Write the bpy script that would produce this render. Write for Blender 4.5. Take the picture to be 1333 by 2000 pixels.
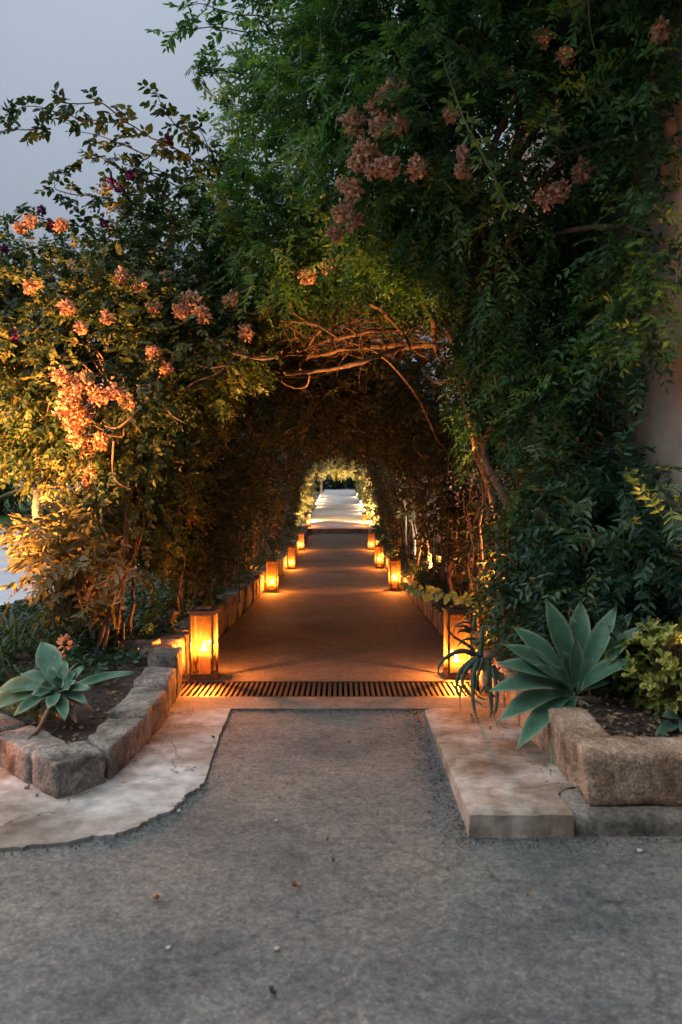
import bpy, math, random
import numpy as np
from mathutils import Vector, Matrix, noise as mnoise

for o in list(bpy.data.objects): bpy.data.objects.remove(o)
scene = bpy.context.scene
C = scene.collection
R = math.radians
F = 1555.6                      # focal length of a 28 mm lens, in pixels of the 1333 x 2000 photograph
CAMZ = 1.4

# ------------------------------------------------------------------ camera
cam_d = bpy.data.cameras.new('camera'); cam = bpy.data.objects.new('camera', cam_d); C.objects.link(cam)
cam.location = (0, 0, CAMZ); cam.rotation_euler = (R(90), 0, 0)
cam_d.sensor_fit = 'VERTICAL'; cam_d.sensor_height = 36; cam_d.lens = 28
cam_d.clip_start = 0.05; cam_d.clip_end = 2000
cam_d.dof.use_dof = True; cam_d.dof.focus_distance = 8.0; cam_d.dof.aperture_fstop = 2.4
scene.camera = cam

# ------------------------------------------------------------------ overcast dusk sky
world = bpy.data.worlds.new('World'); scene.world = world; world.use_nodes = True
nt = world.node_tree; nt.nodes.clear()
def N(t, typ, **kw):
    n = t.nodes.new(typ)
    for k, v in kw.items():
        if k in n.inputs: n.inputs[k].default_value = v
        else: setattr(n, k, v)
    return n
SUN_EL, SUN_ROT = R(58), R(286)
sky = N(nt, 'ShaderNodeTexSky', sky_type='NISHITA', sun_disc=False, sun_elevation=SUN_EL, sun_rotation=SUN_ROT, dust_density=4.0)
tc = N(nt, 'ShaderNodeTexCoord'); sx = N(nt, 'ShaderNodeSeparateXYZ'); nt.links.new(tc.outputs['Generated'], sx.inputs[0])
ramp = N(nt, 'ShaderNodeValToRGB')                      # standard overcast sky: zenith three times as bright as the horizon
ramp.color_ramp.elements[0].position = 0.0; ramp.color_ramp.elements[0].color = (.34, .365, .46, 1)
ramp.color_ramp.elements[1].position = 1.0; ramp.color_ramp.elements[1].color = (.72, .86, 1.0, 1)
e = ramp.color_ramp.elements.new(.25); e.color = (.36, .405, .49, 1)
nt.links.new(sx.outputs['Z'], ramp.inputs[0])
cn = N(nt, 'ShaderNodeTexNoise', Scale=2.2, Detail=4.0, Roughness=.55); nt.links.new(tc.outputs['Generated'], cn.inputs['Vector'])
cr = N(nt, 'ShaderNodeMapRange'); cr.inputs['To Min'].default_value = .8; cr.inputs['To Max'].default_value = 1.12
nt.links.new(cn.outputs['Fac'], cr.inputs['Value'])
ml = N(nt, 'ShaderNodeVectorMath', operation='SCALE'); nt.links.new(ramp.outputs[0], ml.inputs[0]); nt.links.new(cr.outputs[0], ml.inputs['Scale'])
b1 = N(nt, 'ShaderNodeBackground', Strength=.41); nt.links.new(ml.outputs[0], b1.inputs[0])
b2 = N(nt, 'ShaderNodeBackground', Strength=.006); nt.links.new(sky.outputs[0], b2.inputs[0])
ad = N(nt, 'ShaderNodeAddShader'); nt.links.new(b1.outputs[0], ad.inputs[0]); nt.links.new(b2.outputs[0], ad.inputs[1])
wo = N(nt, 'ShaderNodeOutputWorld'); nt.links.new(ad.outputs[0], wo.inputs[0])

sun_d = bpy.data.lights.new('sun', 'SUN'); sun_d.energy = 1.5; sun_d.angle = R(80); sun_d.color = (.92, .96, 1)
sun = bpy.data.objects.new('sun', sun_d); C.objects.link(sun)
sun.rotation_euler = Vector((.5, -.14, -.85)).to_track_quat('-Z', 'Y').to_euler()   # soft light from high over the open side, beyond the vines

vs = scene.view_settings; vs.view_transform = 'Standard'; vs.look = 'None'; vs.exposure = 1.0; vs.gamma = 1; vs.use_curve_mapping = False
scene.render.engine = 'CYCLES'; scene.cycles.max_bounces = 6; scene.cycles.transparent_max_bounces = 16
scene.render.resolution_x = 682; scene.render.resolution_y = 1024

# ------------------------------------------------------------------ helpers
rng = np.random.default_rng(7); random.seed(7)
def at(px, py, d): return Vector(((px - 666.5) / F * d, d, CAMZ - (py - 1000) / F * d))
def on_ground(px, py, z=0.0):
    d = (CAMZ - z) * F / (py - 1000); return Vector(((px - 666.5) / F * d, d, z))
def g(y): return float(np.interp(y, [-50, 20, 25.5, 32.9, 75, 90, 400], [0, 0, .17, .5, 3.3, 3.4, 3.4]))
GY = [-50, 20, 25.5, 32.9, 75, 90, 400]; GZ = [0, 0, .17, .5, 3.3, 3.4, 3.4]
def norm(a): return a / np.maximum(np.linalg.norm(a, axis=-1, keepdims=True), 1e-9)

def link(o, parent=None):
    C.objects.link(o)
    if parent is not None: o.parent = parent
    return o
def tag(o, label=None, cat=None, group=None, kind=None):
    if label: o['label'] = label
    if cat: o['category'] = cat
    if group: o['group'] = group
    if kind: o['kind'] = kind
    return o
def thing(name, label, cat, loc=(0, 0, 0), rz=0, group=None):
    o = bpy.data.objects.new(name, None); o.location = loc; o.rotation_euler = (0, 0, rz); o.empty_display_size = .1
    link(o); return tag(o, label, cat, group)
class MB:
    def __init__(s): s.v = []; s.f = []
    def add(s, v, f):
        b = len(s.v); s.v += [tuple(p) for p in v]; s.f += [tuple(i + b for i in q) for q in f]
    def box(s, x0, x1, y0, y1, z0, z1):
        s.add([(x0,y0,z0),(x1,y0,z0),(x1,y1,z0),(x0,y1,z0),(x0,y0,z1),(x1,y0,z1),(x1,y1,z1),(x0,y1,z1)],
              [(0,3,2,1),(4,5,6,7),(0,1,5,4),(1,2,6,5),(2,3,7,6),(3,0,4,7)]); return s
    def tube(s, pts, rad, n=6, cap=True):
        pts = [Vector(p) for p in pts]; m = len(pts); vs = []; fs = []
        if not hasattr(rad, '__len__'): rad = [rad] * m
        ref = Vector((.31, .17, .93)); 
        for i, p in enumerate(pts):
            t = (pts[min(i+1, m-1)] - pts[max(i-1, 0)]).normalized()
            if abs(t.dot(ref)) > .95: ref = Vector((.9, .3, .1))
            a = t.cross(ref).normalized(); b = t.cross(a)
            for k in range(n):
                an = 2 * math.pi * k / n; vs.append(p + (a * math.cos(an) + b * math.sin(an)) * rad[i])
        for i in range(m - 1):
            for k in range(n): fs.append((i*n+k, i*n+(k+1) % n, (i+1)*n+(k+1) % n, (i+1)*n+k))
        if cap: fs.append(tuple(range(n))); fs.append(tuple((m-1)*n + k for k in range(n))[::-1])
        s.add(vs, fs); return s
    def lathe(s, prof, n=16, cx=0, cy=0):
        vs = []; fs = []; m = len(prof)
        for r, z in prof:
            for k in range(n): an = 2*math.pi*k/n; vs.append((cx + r*math.cos(an), cy + r*math.sin(an), z))
        for i in range(m-1):
            for k in range(n): fs.append((i*n+k, i*n+(k+1) % n, (i+1)*n+(k+1) % n, (i+1)*n+k))
        fs.append(tuple(range(n))[::-1]); fs.append(tuple((m-1)*n+k for k in range(n)))
        s.add(vs, fs); return s
    def mesh(s, name, mat, smooth=False):
        me = bpy.data.meshes.new(name); me.from_pydata(s.v, [], s.f); me.materials.append(mat)
        if smooth: me.polygons.foreach_set('use_smooth', [True] * len(me.polygons))
        me.update(); return me
    def build(s, name, mat, parent=None, smooth=False):
        return link(bpy.data.objects.new(name, s.mesh(name, mat, smooth)), parent)
def smooth_path(pts, k=4):
    pts = [Vector(p) for p in pts]; out = []
    for i in range(len(pts) - 1):
        p0 = pts[max(i-1, 0)]; p1 = pts[i]; p2 = pts[i+1]; p3 = pts[min(i+2, len(pts)-1)]
        for j in range(k):
            t = j / k
            out.append(.5 * ((2*p1) + (p2-p0)*t + (2*p0-5*p1+4*p2-p3)*t*t + (3*p1-p0-3*p2+p3)*t*t*t))
    out.append(pts[-1]); return out
def grid(name, xs, ys, zf, mat, parent=None, smooth=True, skip=None):
    m = MB(); nx = len(xs)
    v = [(x, y, zf(x, y)) for y in ys for x in xs]
    f = [(j*nx+i, j*nx+i+1, (j+1)*nx+i+1, (j+1)*nx+i) for j in range(len(ys)-1) for i in range(nx-1)
         if not (skip and skip(.5*(xs[i]+xs[i+1]), .5*(ys[j]+ys[j+1])))]
    m.add(v, f); return m.build(name, mat, parent, smooth)

# ------------------------------------------------------------------ materials
def new_mat(name):
    m = bpy.data.materials.new(name); m.use_nodes = True; m.node_tree.nodes.clear(); t = m.node_tree
    out = N(t, 'ShaderNodeOutputMaterial'); return m, t, out
def noise_node(t, scale, detail=5, rough=.6, coord=None, dist=0):
    n = N(t, 'ShaderNodeTexNoise', Scale=scale, Detail=detail, Roughness=rough, Distortion=dist)
    if coord is not None: t.links.new(coord, n.inputs['Vector'])
    return n
def ramp_node(t, fac, stops):
    r = N(t, 'ShaderNodeValToRGB'); cr = r.color_ramp
    cr.elements[0].position = stops[0][0]; cr.elements[0].color = (*stops[0][1], 1)
    cr.elements[1].position = stops[-1][0]; cr.elements[1].color = (*stops[-1][1], 1)
    for p, c in stops[1:-1]: el = cr.elements.new(p); el.color = (*c, 1)
    t.links.new(fac, r.inputs[0]); return r
def mixc(t, fac, a, b, mode='MIX'):
    m = N(t, 'ShaderNodeMix', data_type='RGBA', blend_type=mode)
    if isinstance(fac, (int, float)): m.inputs[0].default_value = fac
    else: t.links.new(fac, m.inputs[0])
    for s, i in ((a, 6), (b, 7)):
        if isinstance(s, tuple): m.inputs[i].default_value = (*s, 1)
        else: t.links.new(s, m.inputs[i])
    return m.outputs[2]
def surf_mat(name, layers, rough=.85, bumps=(), spec=.3, metal=0, coord='Object'):
    """layers: list of (scale, stops, fac) - the first is the base ramp, the others are mixed over it; bumps: (scale, strength, distance)"""
    m, t, out = new_mat(name); co = N(t, 'ShaderNodeTexCoord').outputs[coord]
    col = None
    for sc, stops, fac in layers:
        n = noise_node(t, sc, 6, .62, co); r = ramp_node(t, n.outputs['Fac'], stops)
        col = r.outputs[0] if col is None else mixc(t, fac, col, r.outputs[0], 'OVERLAY' if fac < .9 else 'MULTIPLY')
    p = N(t, 'ShaderNodeBsdfPrincipled', Roughness=rough, Metallic=metal); p.inputs['Specular IOR Level'].default_value = spec
    t.links.new(col, p.inputs['Base Color']); nrm = None
    for sc, st, di in bumps:
        n = noise_node(t, sc, 6, .65, co); b = N(t, 'ShaderNodeBump', Strength=st, Distance=di)
        t.links.new(n.outputs['Fac'], b.inputs['Height'])
        if nrm is not None: t.links.new(nrm, b.inputs['Normal'])
        nrm = b.outputs[0]
    if nrm is not None: t.links.new(nrm, p.inputs['Normal'])
    t.links.new(p.outputs[0], out.inputs[0]); return m
def add_cracks(m, scale, width, dark):
    t = m.node_tree; p = next(n for n in t.nodes if n.type == 'BSDF_PRINCIPLED'); co = next(n for n in t.nodes if n.type == 'TEX_COORD').outputs['Object']
    w = noise_node(t, 3.5, 4, .6, co); off = N(t, 'ShaderNodeVectorMath', operation='SCALE', Scale=.35); t.links.new(w.outputs['Color'], off.inputs[0])
    ad_ = N(t, 'ShaderNodeVectorMath', operation='ADD'); t.links.new(co, ad_.inputs[0]); t.links.new(off.outputs[0], ad_.inputs[1])
    v = N(t, 'ShaderNodeTexVoronoi', feature='DISTANCE_TO_EDGE', Scale=scale); t.links.new(ad_.outputs[0], v.inputs['Vector'])
    r = ramp_node(t, v.outputs['Distance'], [(0, (dark,)*3), (width, (1, 1, 1))]); old = p.inputs['Base Color'].links[0].from_socket
    t.links.new(mixc(t, 1.0, old, r.outputs[0], 'MULTIPLY'), p.inputs['Base Color'])
def leaf_mat(name, stops, trans=.3, rough=.5, tcol=(1.0, 1.15, .45)):
    m, t, out = new_mat(name)
    at_ = N(t, 'ShaderNodeAttribute', attribute_name='tint'); r = ramp_node(t, at_.outputs['Fac'], stops)
    p = N(t, 'ShaderNodeBsdfPrincipled', Roughness=rough); p.inputs['Specular IOR Level'].default_value = .35
    t.links.new(r.outputs[0], p.inputs['Base Color'])
    tr = N(t, 'ShaderNodeBsdfTranslucent'); t.links.new(mixc(t, 1.0, r.outputs[0], tcol, 'MULTIPLY'), tr.inputs[0])
    mx = N(t, 'ShaderNodeMixShader'); mx.inputs[0].default_value = trans
    t.links.new(p.outputs[0], mx.inputs[1]); t.links.new(tr.outputs[0], mx.inputs[2]); t.links.new(mx.outputs[0], out.inputs[0]); return m
def asphalt_mat(name, base, warm, wear=.5):
    m, t, out = new_mat(name); co = N(t, 'ShaderNodeTexCoord').outputs['Object']
    big = ramp_node(t, noise_node(t, .9, 5, .6, co).outputs['Fac'], [(.3, tuple(c*f_ for c, f_ in zip(base, (.42, .5, .54)))), (.47, base), (.66, warm)])
    mid = ramp_node(t, noise_node(t, 9, 7, .7, co).outputs['Fac'], [(.3, (.62, .64, .66)), (.5, (1, 1, 1)), (.72, (1.25, 1.22, 1.2))])
    col = mixc(t, 1.0, big.outputs[0], mid.outputs[0], 'MULTIPLY')
    v = N(t, 'ShaderNodeTexVoronoi', Scale=120.0); t.links.new(co, v.inputs['Vector'])
    sep = N(t, 'ShaderNodeSeparateColor'); t.links.new(v.outputs['Color'], sep.inputs[0])
    gr = ramp_node(t, sep.outputs[0], [(.0, (.68, .72, .74)), (.5, (.95, .96, .96)), (.85, (1.14, 1.12, 1.1)), (1.0, (1.55, 1.5, 1.45))])
    col = mixc(t, 1.0, col, gr.outputs[0], 'MULTIPLY')
    fine = noise_node(t, 30, 7, .78, co); fr = ramp_node(t, fine.outputs['Fac'], [(.35, (.46, .49, .5)), (.5, (1, 1, 1)), (.67, (1.42, 1.38, 1.34))])
    col = mixc(t, .9, col, fr.outputs[0], 'MULTIPLY')
    p = N(t, 'ShaderNodeBsdfPrincipled', Roughness=.82); p.inputs['Specular IOR Level'].default_value = .3
    t.links.new(col, p.inputs['Base Color'])
    b = N(t, 'ShaderNodeBump', Strength=.5, Distance=.005); t.links.new(v.outputs['Distance'], b.inputs['Height'])
    b2 = N(t, 'ShaderNodeBump', Strength=.5, Distance=.01); t.links.new(fine.outputs['Fac'], b2.inputs['Height']); t.links.new(b.outputs[0], b2.inputs['Normal'])
    t.links.new(b2.outputs[0], p.inputs['Normal']); t.links.new(p.outputs[0], out.inputs[0]); return m

M = {}
M['asphalt'] = asphalt_mat('asphalt', (.128, .128, .12), (.2, .18, .152))
add_cracks(M['asphalt'], .22, .0018, .72)
M['path'] = asphalt_mat('path_asphalt', (.1, .092, .083), (.125, .112, .098))
M['far_path'] = surf_mat('pale_paving', [(1.2, [(.3, (.22, .2, .19)), (.7, (.36, .34, .32))], 1)], bumps=[(1.5, .8, .15), (20, .3, .01)])
M['driveway'] = surf_mat('driveway_concrete', [(.6, [(.3, (.30, .31, .33)), (.7, (.42, .43, .45))], 1)], rough=.7, bumps=[(15, .2, .01)])
M['concrete'] = surf_mat('worn_concrete', [(2.6, [(.25, (.27, .255, .235)), (.5, (.5, .485, .46)), (.75, (.66, .65, .63))], 1),
    (9, [(.3, (.3, .3, .3)), (.7, (.68, .67, .66))], .7), (1.1, [(.38, (1, 1, 1)), (.58, (.46, .41, .36))], 1), (6, [(.5, (1, 1, 1)), (.72, (.55, .5, .46))], 1)], bumps=[(5, .4, .02), (45, .5, .006)])
M['slab'] = surf_mat('stained_slab_concrete', [(3.2, [(.28, (.2, .155, .12)), (.5, (.43, .36, .3)), (.75, (.58, .5, .43))], 1),
    (12, [(.3, (.35, .35, .35)), (.7, (.62, .61, .6))], .7), (1.9, [(.56, (1, 1, 1)), (.66, (.82, .52, .3))], 1), (2.7, [(.4, (1, 1, 1)), (.6, (.46, .4, .34))], 1), (11, [(.5, (1, 1, 1)), (.7, (.6, .55, .5))], 1)], bumps=[(7, .3, .015), (60, .5, .005)])
M['stone'] = surf_mat('weathered_sandstone', [(4, [(.28, (.12, .105, .09)), (.5, (.26, .23, .2)), (.72, (.4, .36, .32))], 1),
    (24, [(.3, (.25, .25, .25)), (.7, (.7, .69, .68))], .8), (80, [(.35, (.2, .2, .2)), (.65, (.75, .75, .74))], .85), (3.1, [(.5, (1, 1, 1)), (.66, (.42, .42, .4))], 1), (9, [(.5, (1, 1, 1)), (.68, (.45, .44, .42))], 1)], bumps=[(9, .8, .03), (45, .8, .012)])
add_cracks(M['concrete'], 1.1, .007, .3)
M['sandstone'] = surf_mat('rough_sandstone', [(5, [(.28, (.3, .2, .13)), (.5, (.48, .34, .24)), (.72, (.6, .46, .35))], 1),
    (30, [(.3, (.25, .25, .25)), (.7, (.7, .69, .68))], .8), (90, [(.35, (.2, .2, .2)), (.65, (.75, .74, .73))], .85), (4, [(.46, (1, 1, 1)), (.66, (.5, .42, .36))], 1)], bumps=[(8, .9, .04), (40, 1, .02)])
M['drain_edge'] = surf_mat('dirty_concrete', [(4, [(.3, (.1, .085, .07)), (.7, (.24, .2, .165))], 1), (30, [(.3, (.3, .3, .3)), (.7, (.68, .68, .68))], .8)], bumps=[(40, .6, .008)])
M['mossy'] = surf_mat('mossy_plinth', [(5, [(.3, (.05, .052, .04)), (.5, (.15, .13, .105)), (.72, (.3, .26, .22))], 1), (40, [(.3, (.25, .25, .25)), (.7, (.7, .7, .7))], .8)], bumps=[(30, .7, .012)])
M['soil'] = surf_mat('dark_soil', [(7, [(.3, (.018, .013, .01)), (.55, (.05, .036, .027)), (.75, (.1, .075, .055))], 1)], rough=1, bumps=[(25, 1, .03)])
M['earth'] = surf_mat('earth', [(.5, [(.3, (.05, .045, .03)), (.7, (.09, .08, .055))], 1)], rough=1)
M['lawn'] = surf_mat('lawn', [(2, [(.3, (.03, .06, .015)), (.7, (.06, .11, .03))], 1)], rough=1, bumps=[(30, 1, .05)])
M['stucco'] = surf_mat('stucco', [(1.1, [(.3, (.34, .265, .205)), (.7, (.44, .36, .29))], 1), (30, [(.3, (.42, .42, .42)), (.7, (.58, .58, .58))], .6)], rough=.95, bumps=[(60, .5, .008), (4, .3, .03)])
M['bark'] = surf_mat('vine_bark', [(14, [(.3, (.1, .065, .045)), (.7, (.27, .19, .14))], 1)], rough=.9, bumps=[(40, .8, .01)])
M['vine_wood'] = surf_mat('vine_wood', [(14, [(.3, (.085, .05, .032)), (.7, (.22, .135, .09))], 1)], rough=.9, bumps=[(40, 1, .015)])
M['dark_bark'] = surf_mat('dark_bark', [(14, [(.3, (.05, .038, .03)), (.7, (.13, .1, .08))], 1)], rough=.9, bumps=[(40, .8, .01)])
M['green_stem'] = surf_mat('green_stem', [(10, [(.3, (.07, .11, .035)), (.7, (.14, .17, .06))], 1)], rough=.6)
M['iron'] = surf_mat('cast_iron', [(20, [(.3, (.035, .03, .027)), (.7, (.1, .08, .065))], 1)], rough=.55, spec=.5, metal=.55, bumps=[(90, .4, .003)])
M['void'] = surf_mat('drain_lining_dark', [(5, [(.3, (.012, .011, .01)), (.7, (.03, .027, .025))], 1)], rough=1)  # channel lining coloured near black so the slits read dark
M['brass'] = surf_mat('dark_bronze', [(25, [(.3, (.1, .075, .055)), (.7, (.2, .155, .11))], 1)], rough=.45, metal=.8, spec=.5, bumps=[(120, .2, .001)])
M['steel'] = surf_mat('painted_steel', [(8, [(.3, (.02, .022, .022)), (.7, (.04, .042, .042))], 1)], rough=.5)
M['white_paint'] = surf_mat('white_paint', [(8, [(.3, (.6, .62, .64)), (.7, (.75, .76, .78))], 1)], rough=.5)
M['pale_pebble'] = surf_mat('pale_pebble', [(20, [(.3, (.3, .29, .27)), (.7, (.5, .49, .46))], 1)])
M['litter'] = surf_mat('leaf_litter', [(30, [(.3, (.06, .035, .022)), (.5, (.16, .095, .06)), (.75, (.3, .2, .13))], 1)], rough=.9)
M['window'] = surf_mat('window_glass', [(3, [(.3, (.02, .025, .03)), (.7, (.04, .045, .05))], 1)], rough=.08, spec=.6)
# greens
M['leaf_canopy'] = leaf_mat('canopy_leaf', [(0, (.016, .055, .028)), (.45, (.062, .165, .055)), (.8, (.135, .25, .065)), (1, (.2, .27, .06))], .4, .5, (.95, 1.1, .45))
M['leaf_boug'] = leaf_mat('bougainvillea_leaf', [(0, (.02, .05, .02)), (.45, (.055, .1, .035)), (.8, (.12, .14, .05)), (1, (.28, .22, .08))], .3, .5, (1.05, .95, .4))
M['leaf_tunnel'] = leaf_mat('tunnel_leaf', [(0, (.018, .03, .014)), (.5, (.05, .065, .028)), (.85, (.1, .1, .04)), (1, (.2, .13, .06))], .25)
M['leaf_shrub'] = leaf_mat('shrub_leaf', [(0, (.01, .04, .026)), (.5, (.026, .075, .042)), (.85, (.06, .12, .05)), (1, (.12, .16, .06))], .22, .4)
M['leaf_far'] = leaf_mat('far_leaf', [(0, (.015, .04, .03)), (.5, (.04, .08, .05)), (1, (.09, .13, .06))], .25)
M['leaf_gold'] = leaf_mat('pale_leaf', [(0, (.06, .08, .03)), (.5, (.14, .14, .06)), (1, (.27, .22, .12))], .35, .5, (1.05, .95, .45))
M['leaf_grass'] = leaf_mat('strap_leaf', [(0, (.02, .05, .02)), (.5, (.05, .1, .035)), (1, (.16, .17, .05))], .3)
M['dry_flower'] = leaf_mat('dry_flower', [(0, (.3, .17, .1)), (.5, (.58, .37, .25)), (1, (.76, .58, .43))], .35, .8, (1.1, .8, .6))
M['magenta'] = leaf_mat('magenta_bract', [(0, (.07, .01, .055)), (1, (.16, .03, .13))], .35, .7, (1, .6, 1))
M['agave'] = None
def agave_mat(name, a, b, c):
    m, t, out = new_mat(name)
    u = N(t, 'ShaderNodeAttribute', attribute_name='tint'); r = ramp_node(t, u.outputs['Fac'], [(0, a), (.5, b), (1, c)])
    co = N(t, 'ShaderNodeTexCoord').outputs['Object']
    sp = ramp_node(t, noise_node(t, 16, 6, .65, co).outputs['Fac'], [(.3, (.72, .74, .72)), (.6, (1.1, 1.1, 1.1)), (.8, (1.25, 1.2, 1.05))])
    col = mixc(t, 1.0, r.outputs[0], sp.outputs[0], 'MULTIPLY')
    sc = ramp_node(t, noise_node(t, 38, 3, .5, co, .6).outputs['Fac'], [(.66, (0, 0, 0)), (.74, (.6, .6, .6))]); col = mixc(t, sc.outputs[0], col, (.3, .26, .15))
    bl = ramp_node(t, noise_node(t, 5, 3, .5, co).outputs['Fac'], [(.45, (0, 0, 0)), (.7, (.35, .35, .35))]); col = mixc(t, bl.outputs[0], col, (.16, .23, .17))
    p = N(t, 'ShaderNodeBsdfPrincipled', Roughness=.55); p.inputs['Specular IOR Level'].default_value = .35
    t.links.new(col, p.inputs['Base Color'])
    tr = N(t, 'ShaderNodeBsdfTranslucent'); t.links.new(col, tr.inputs[0]); mx = N(t, 'ShaderNodeMixShader'); mx.inputs[0].default_value = .12
    t.links.new(p.outputs[0], mx.inputs[1]); t.links.new(tr.outputs[0], mx.inputs[2]); t.links.new(mx.outputs[0], out.inputs[0]); return m
M['agave'] = agave_mat('agave_leaf', (.034, .11, .062), (.055, .15, .085), (.24, .33, .2))
M['aloe'] = agave_mat('aloe_leaf', (.03, .07, .05), (.045, .1, .065), (.08, .14, .085))
M['jade'] = agave_mat('succulent_leaf', (.13, .19, .03), (.3, .33, .05), (.5, .45, .12))
M['ivy'] = agave_mat('trailing_leaf', (.03, .09, .06), (.05, .13, .075), (.09, .18, .1))
def glass_mat():                       # thin smoky pane, candle soot and dust catch the light
    m, t, out = new_mat('lantern_glass')
    a = N(t, 'ShaderNodeBsdfTransparent', Color=(1, .9, .74, 1)); b = N(t, 'ShaderNodeBsdfTranslucent', Color=(.85, .55, .28, 1))
    gl = N(t, 'ShaderNodeBsdfGlossy', Color=(.9, .9, .9, 1), Roughness=.08)
    co = N(t, 'ShaderNodeTexCoord').outputs['Object']; n = noise_node(t, 9, 5, .7, co)
    mr = N(t, 'ShaderNodeMapRange'); mr.inputs['From Min'].default_value = .25; mr.inputs['From Max'].default_value = .75
    mr.inputs['To Min'].default_value = .006; mr.inputs['To Max'].default_value = .034; t.links.new(n.outputs['Fac'], mr.inputs['Value'])
    m1 = N(t, 'ShaderNodeMixShader'); t.links.new(mr.outputs[0], m1.inputs[0]); t.links.new(a.outputs[0], m1.inputs[1]); t.links.new(b.outputs[0], m1.inputs[2])
    m2 = N(t, 'ShaderNodeMixShader'); m2.inputs[0].default_value = .05; t.links.new(m1.outputs[0], m2.inputs[1]); t.links.new(gl.outputs[0], m2.inputs[2])
    t.links.new(m2.outputs[0], out.inputs[0]); return m
M['glass'] = glass_mat()
def wax_mat():
    m, t, out = new_mat('candle_wax'); p = N(t, 'ShaderNodeBsdfPrincipled', Roughness=.5); p.inputs['Base Color'].default_value = (.8, .68, .5, 1)
    tr = N(t, 'ShaderNodeBsdfTranslucent', Color=(.9, .65, .38, 1)); mx = N(t, 'ShaderNodeMixShader'); mx.inputs[0].default_value = .5
    t.links.new(p.outputs[0], mx.inputs[1]); t.links.new(tr.outputs[0], mx.inputs[2]); t.links.new(mx.outputs[0], out.inputs[0]); return m
M['wax'] = wax_mat()
def glow_mat(name, col, st, clear=True):
    m, t, out = new_mat(name); e = N(t, 'ShaderNodeEmission', Color=(*col, 1), Strength=st)
    if clear:
        a = N(t, 'ShaderNodeBsdfTransparent'); ad = N(t, 'ShaderNodeAddShader'); t.links.new(e.outputs[0], ad.inputs[0]); t.links.new(a.outputs[0], ad.inputs[1]); t.links.new(ad.outputs[0], out.inputs[0])
    else: t.links.new(e.outputs[0], out.inputs[0])
    return m
M['flame'] = glow_mat('flame', (1, .62, .24), 24)
M['lens'] = glow_mat('lamp_lens', (1, .7, .4), 6, False)

# ------------------------------------------------------------------ leaf meshes (numpy)
def mesh_from(name, V, T, tint, mat):
    me = bpy.data.meshes.new(name); nv = len(V); nt_ = len(T)
    me.vertices.add(nv); me.vertices.foreach_set('co', np.ascontiguousarray(V, dtype=np.float32).ravel())
    me.loops.add(nt_*3); me.loops.foreach_set('vertex_index', np.ascontiguousarray(T, dtype=np.int32).ravel())
    me.polygons.add(nt_); me.polygons.foreach_set('loop_start', np.arange(0, nt_*3, 3, dtype=np.int32))
    me.polygons.foreach_set('use_smooth', np.ones(nt_, dtype=bool))
    a = me.attributes.new('tint', 'FLOAT', 'POINT'); a.data.foreach_set('value', np.ascontiguousarray(tint, dtype=np.float32))
    me.materials.append(mat); me.update(); me.validate(); return me
def leaves(base, d, n, l, w, tint, hi=False, fold=.22, curl=-.12):
    """one leaf for each row: base point, direction, normal, length, width"""
    d = norm(d); n = norm(n - d * np.sum(n*d, -1, keepdims=True)); s = np.cross(d, n); l = l[:, None]; w = w[:, None]
    if not hi:
        P = [base, base + d*l*.42 + s*w*.5, base + d*l*.45 - n*w*fold, base + d*l*.42 - s*w*.5, base + d*l + n*l*curl]
        tri = np.array([(0,2,1),(0,3,2),(1,2,4),(2,3,4)])
    else:
        P = [base, base+d*l*.28+s*w*.46, base+d*l*.3-n*w*fold, base+d*l*.28-s*w*.46,
             base+d*l*.66+s*w*.36+n*l*curl*.4, base+d*l*.68-n*(w*fold*.8)+n*l*curl*.4, base+d*l*.66-s*w*.36+n*l*curl*.4, base+d*l+n*l*curl]
        tri = np.array([(0,2,1),(0,3,2),(1,2,5),(1,5,4),(2,3,6),(2,6,5),(4,5,7),(5,6,7)])
    k = len(P); V = np.stack(P, 1).reshape(-1, 3)
    T = (np.arange(len(base))[:, None, None]*k + tri[None]).reshape(-1, 3)
    return V, T, np.repeat(tint, k)
def merge(parts):
    Vs, Ts, ti = [], [], []; off = 0
    for V, T, t in parts: Vs.append(V); Ts.append(T + off); ti.append(t); off += len(V)
    return np.concatenate(Vs), np.concatenate(Ts), np.concatenate(ti)
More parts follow.
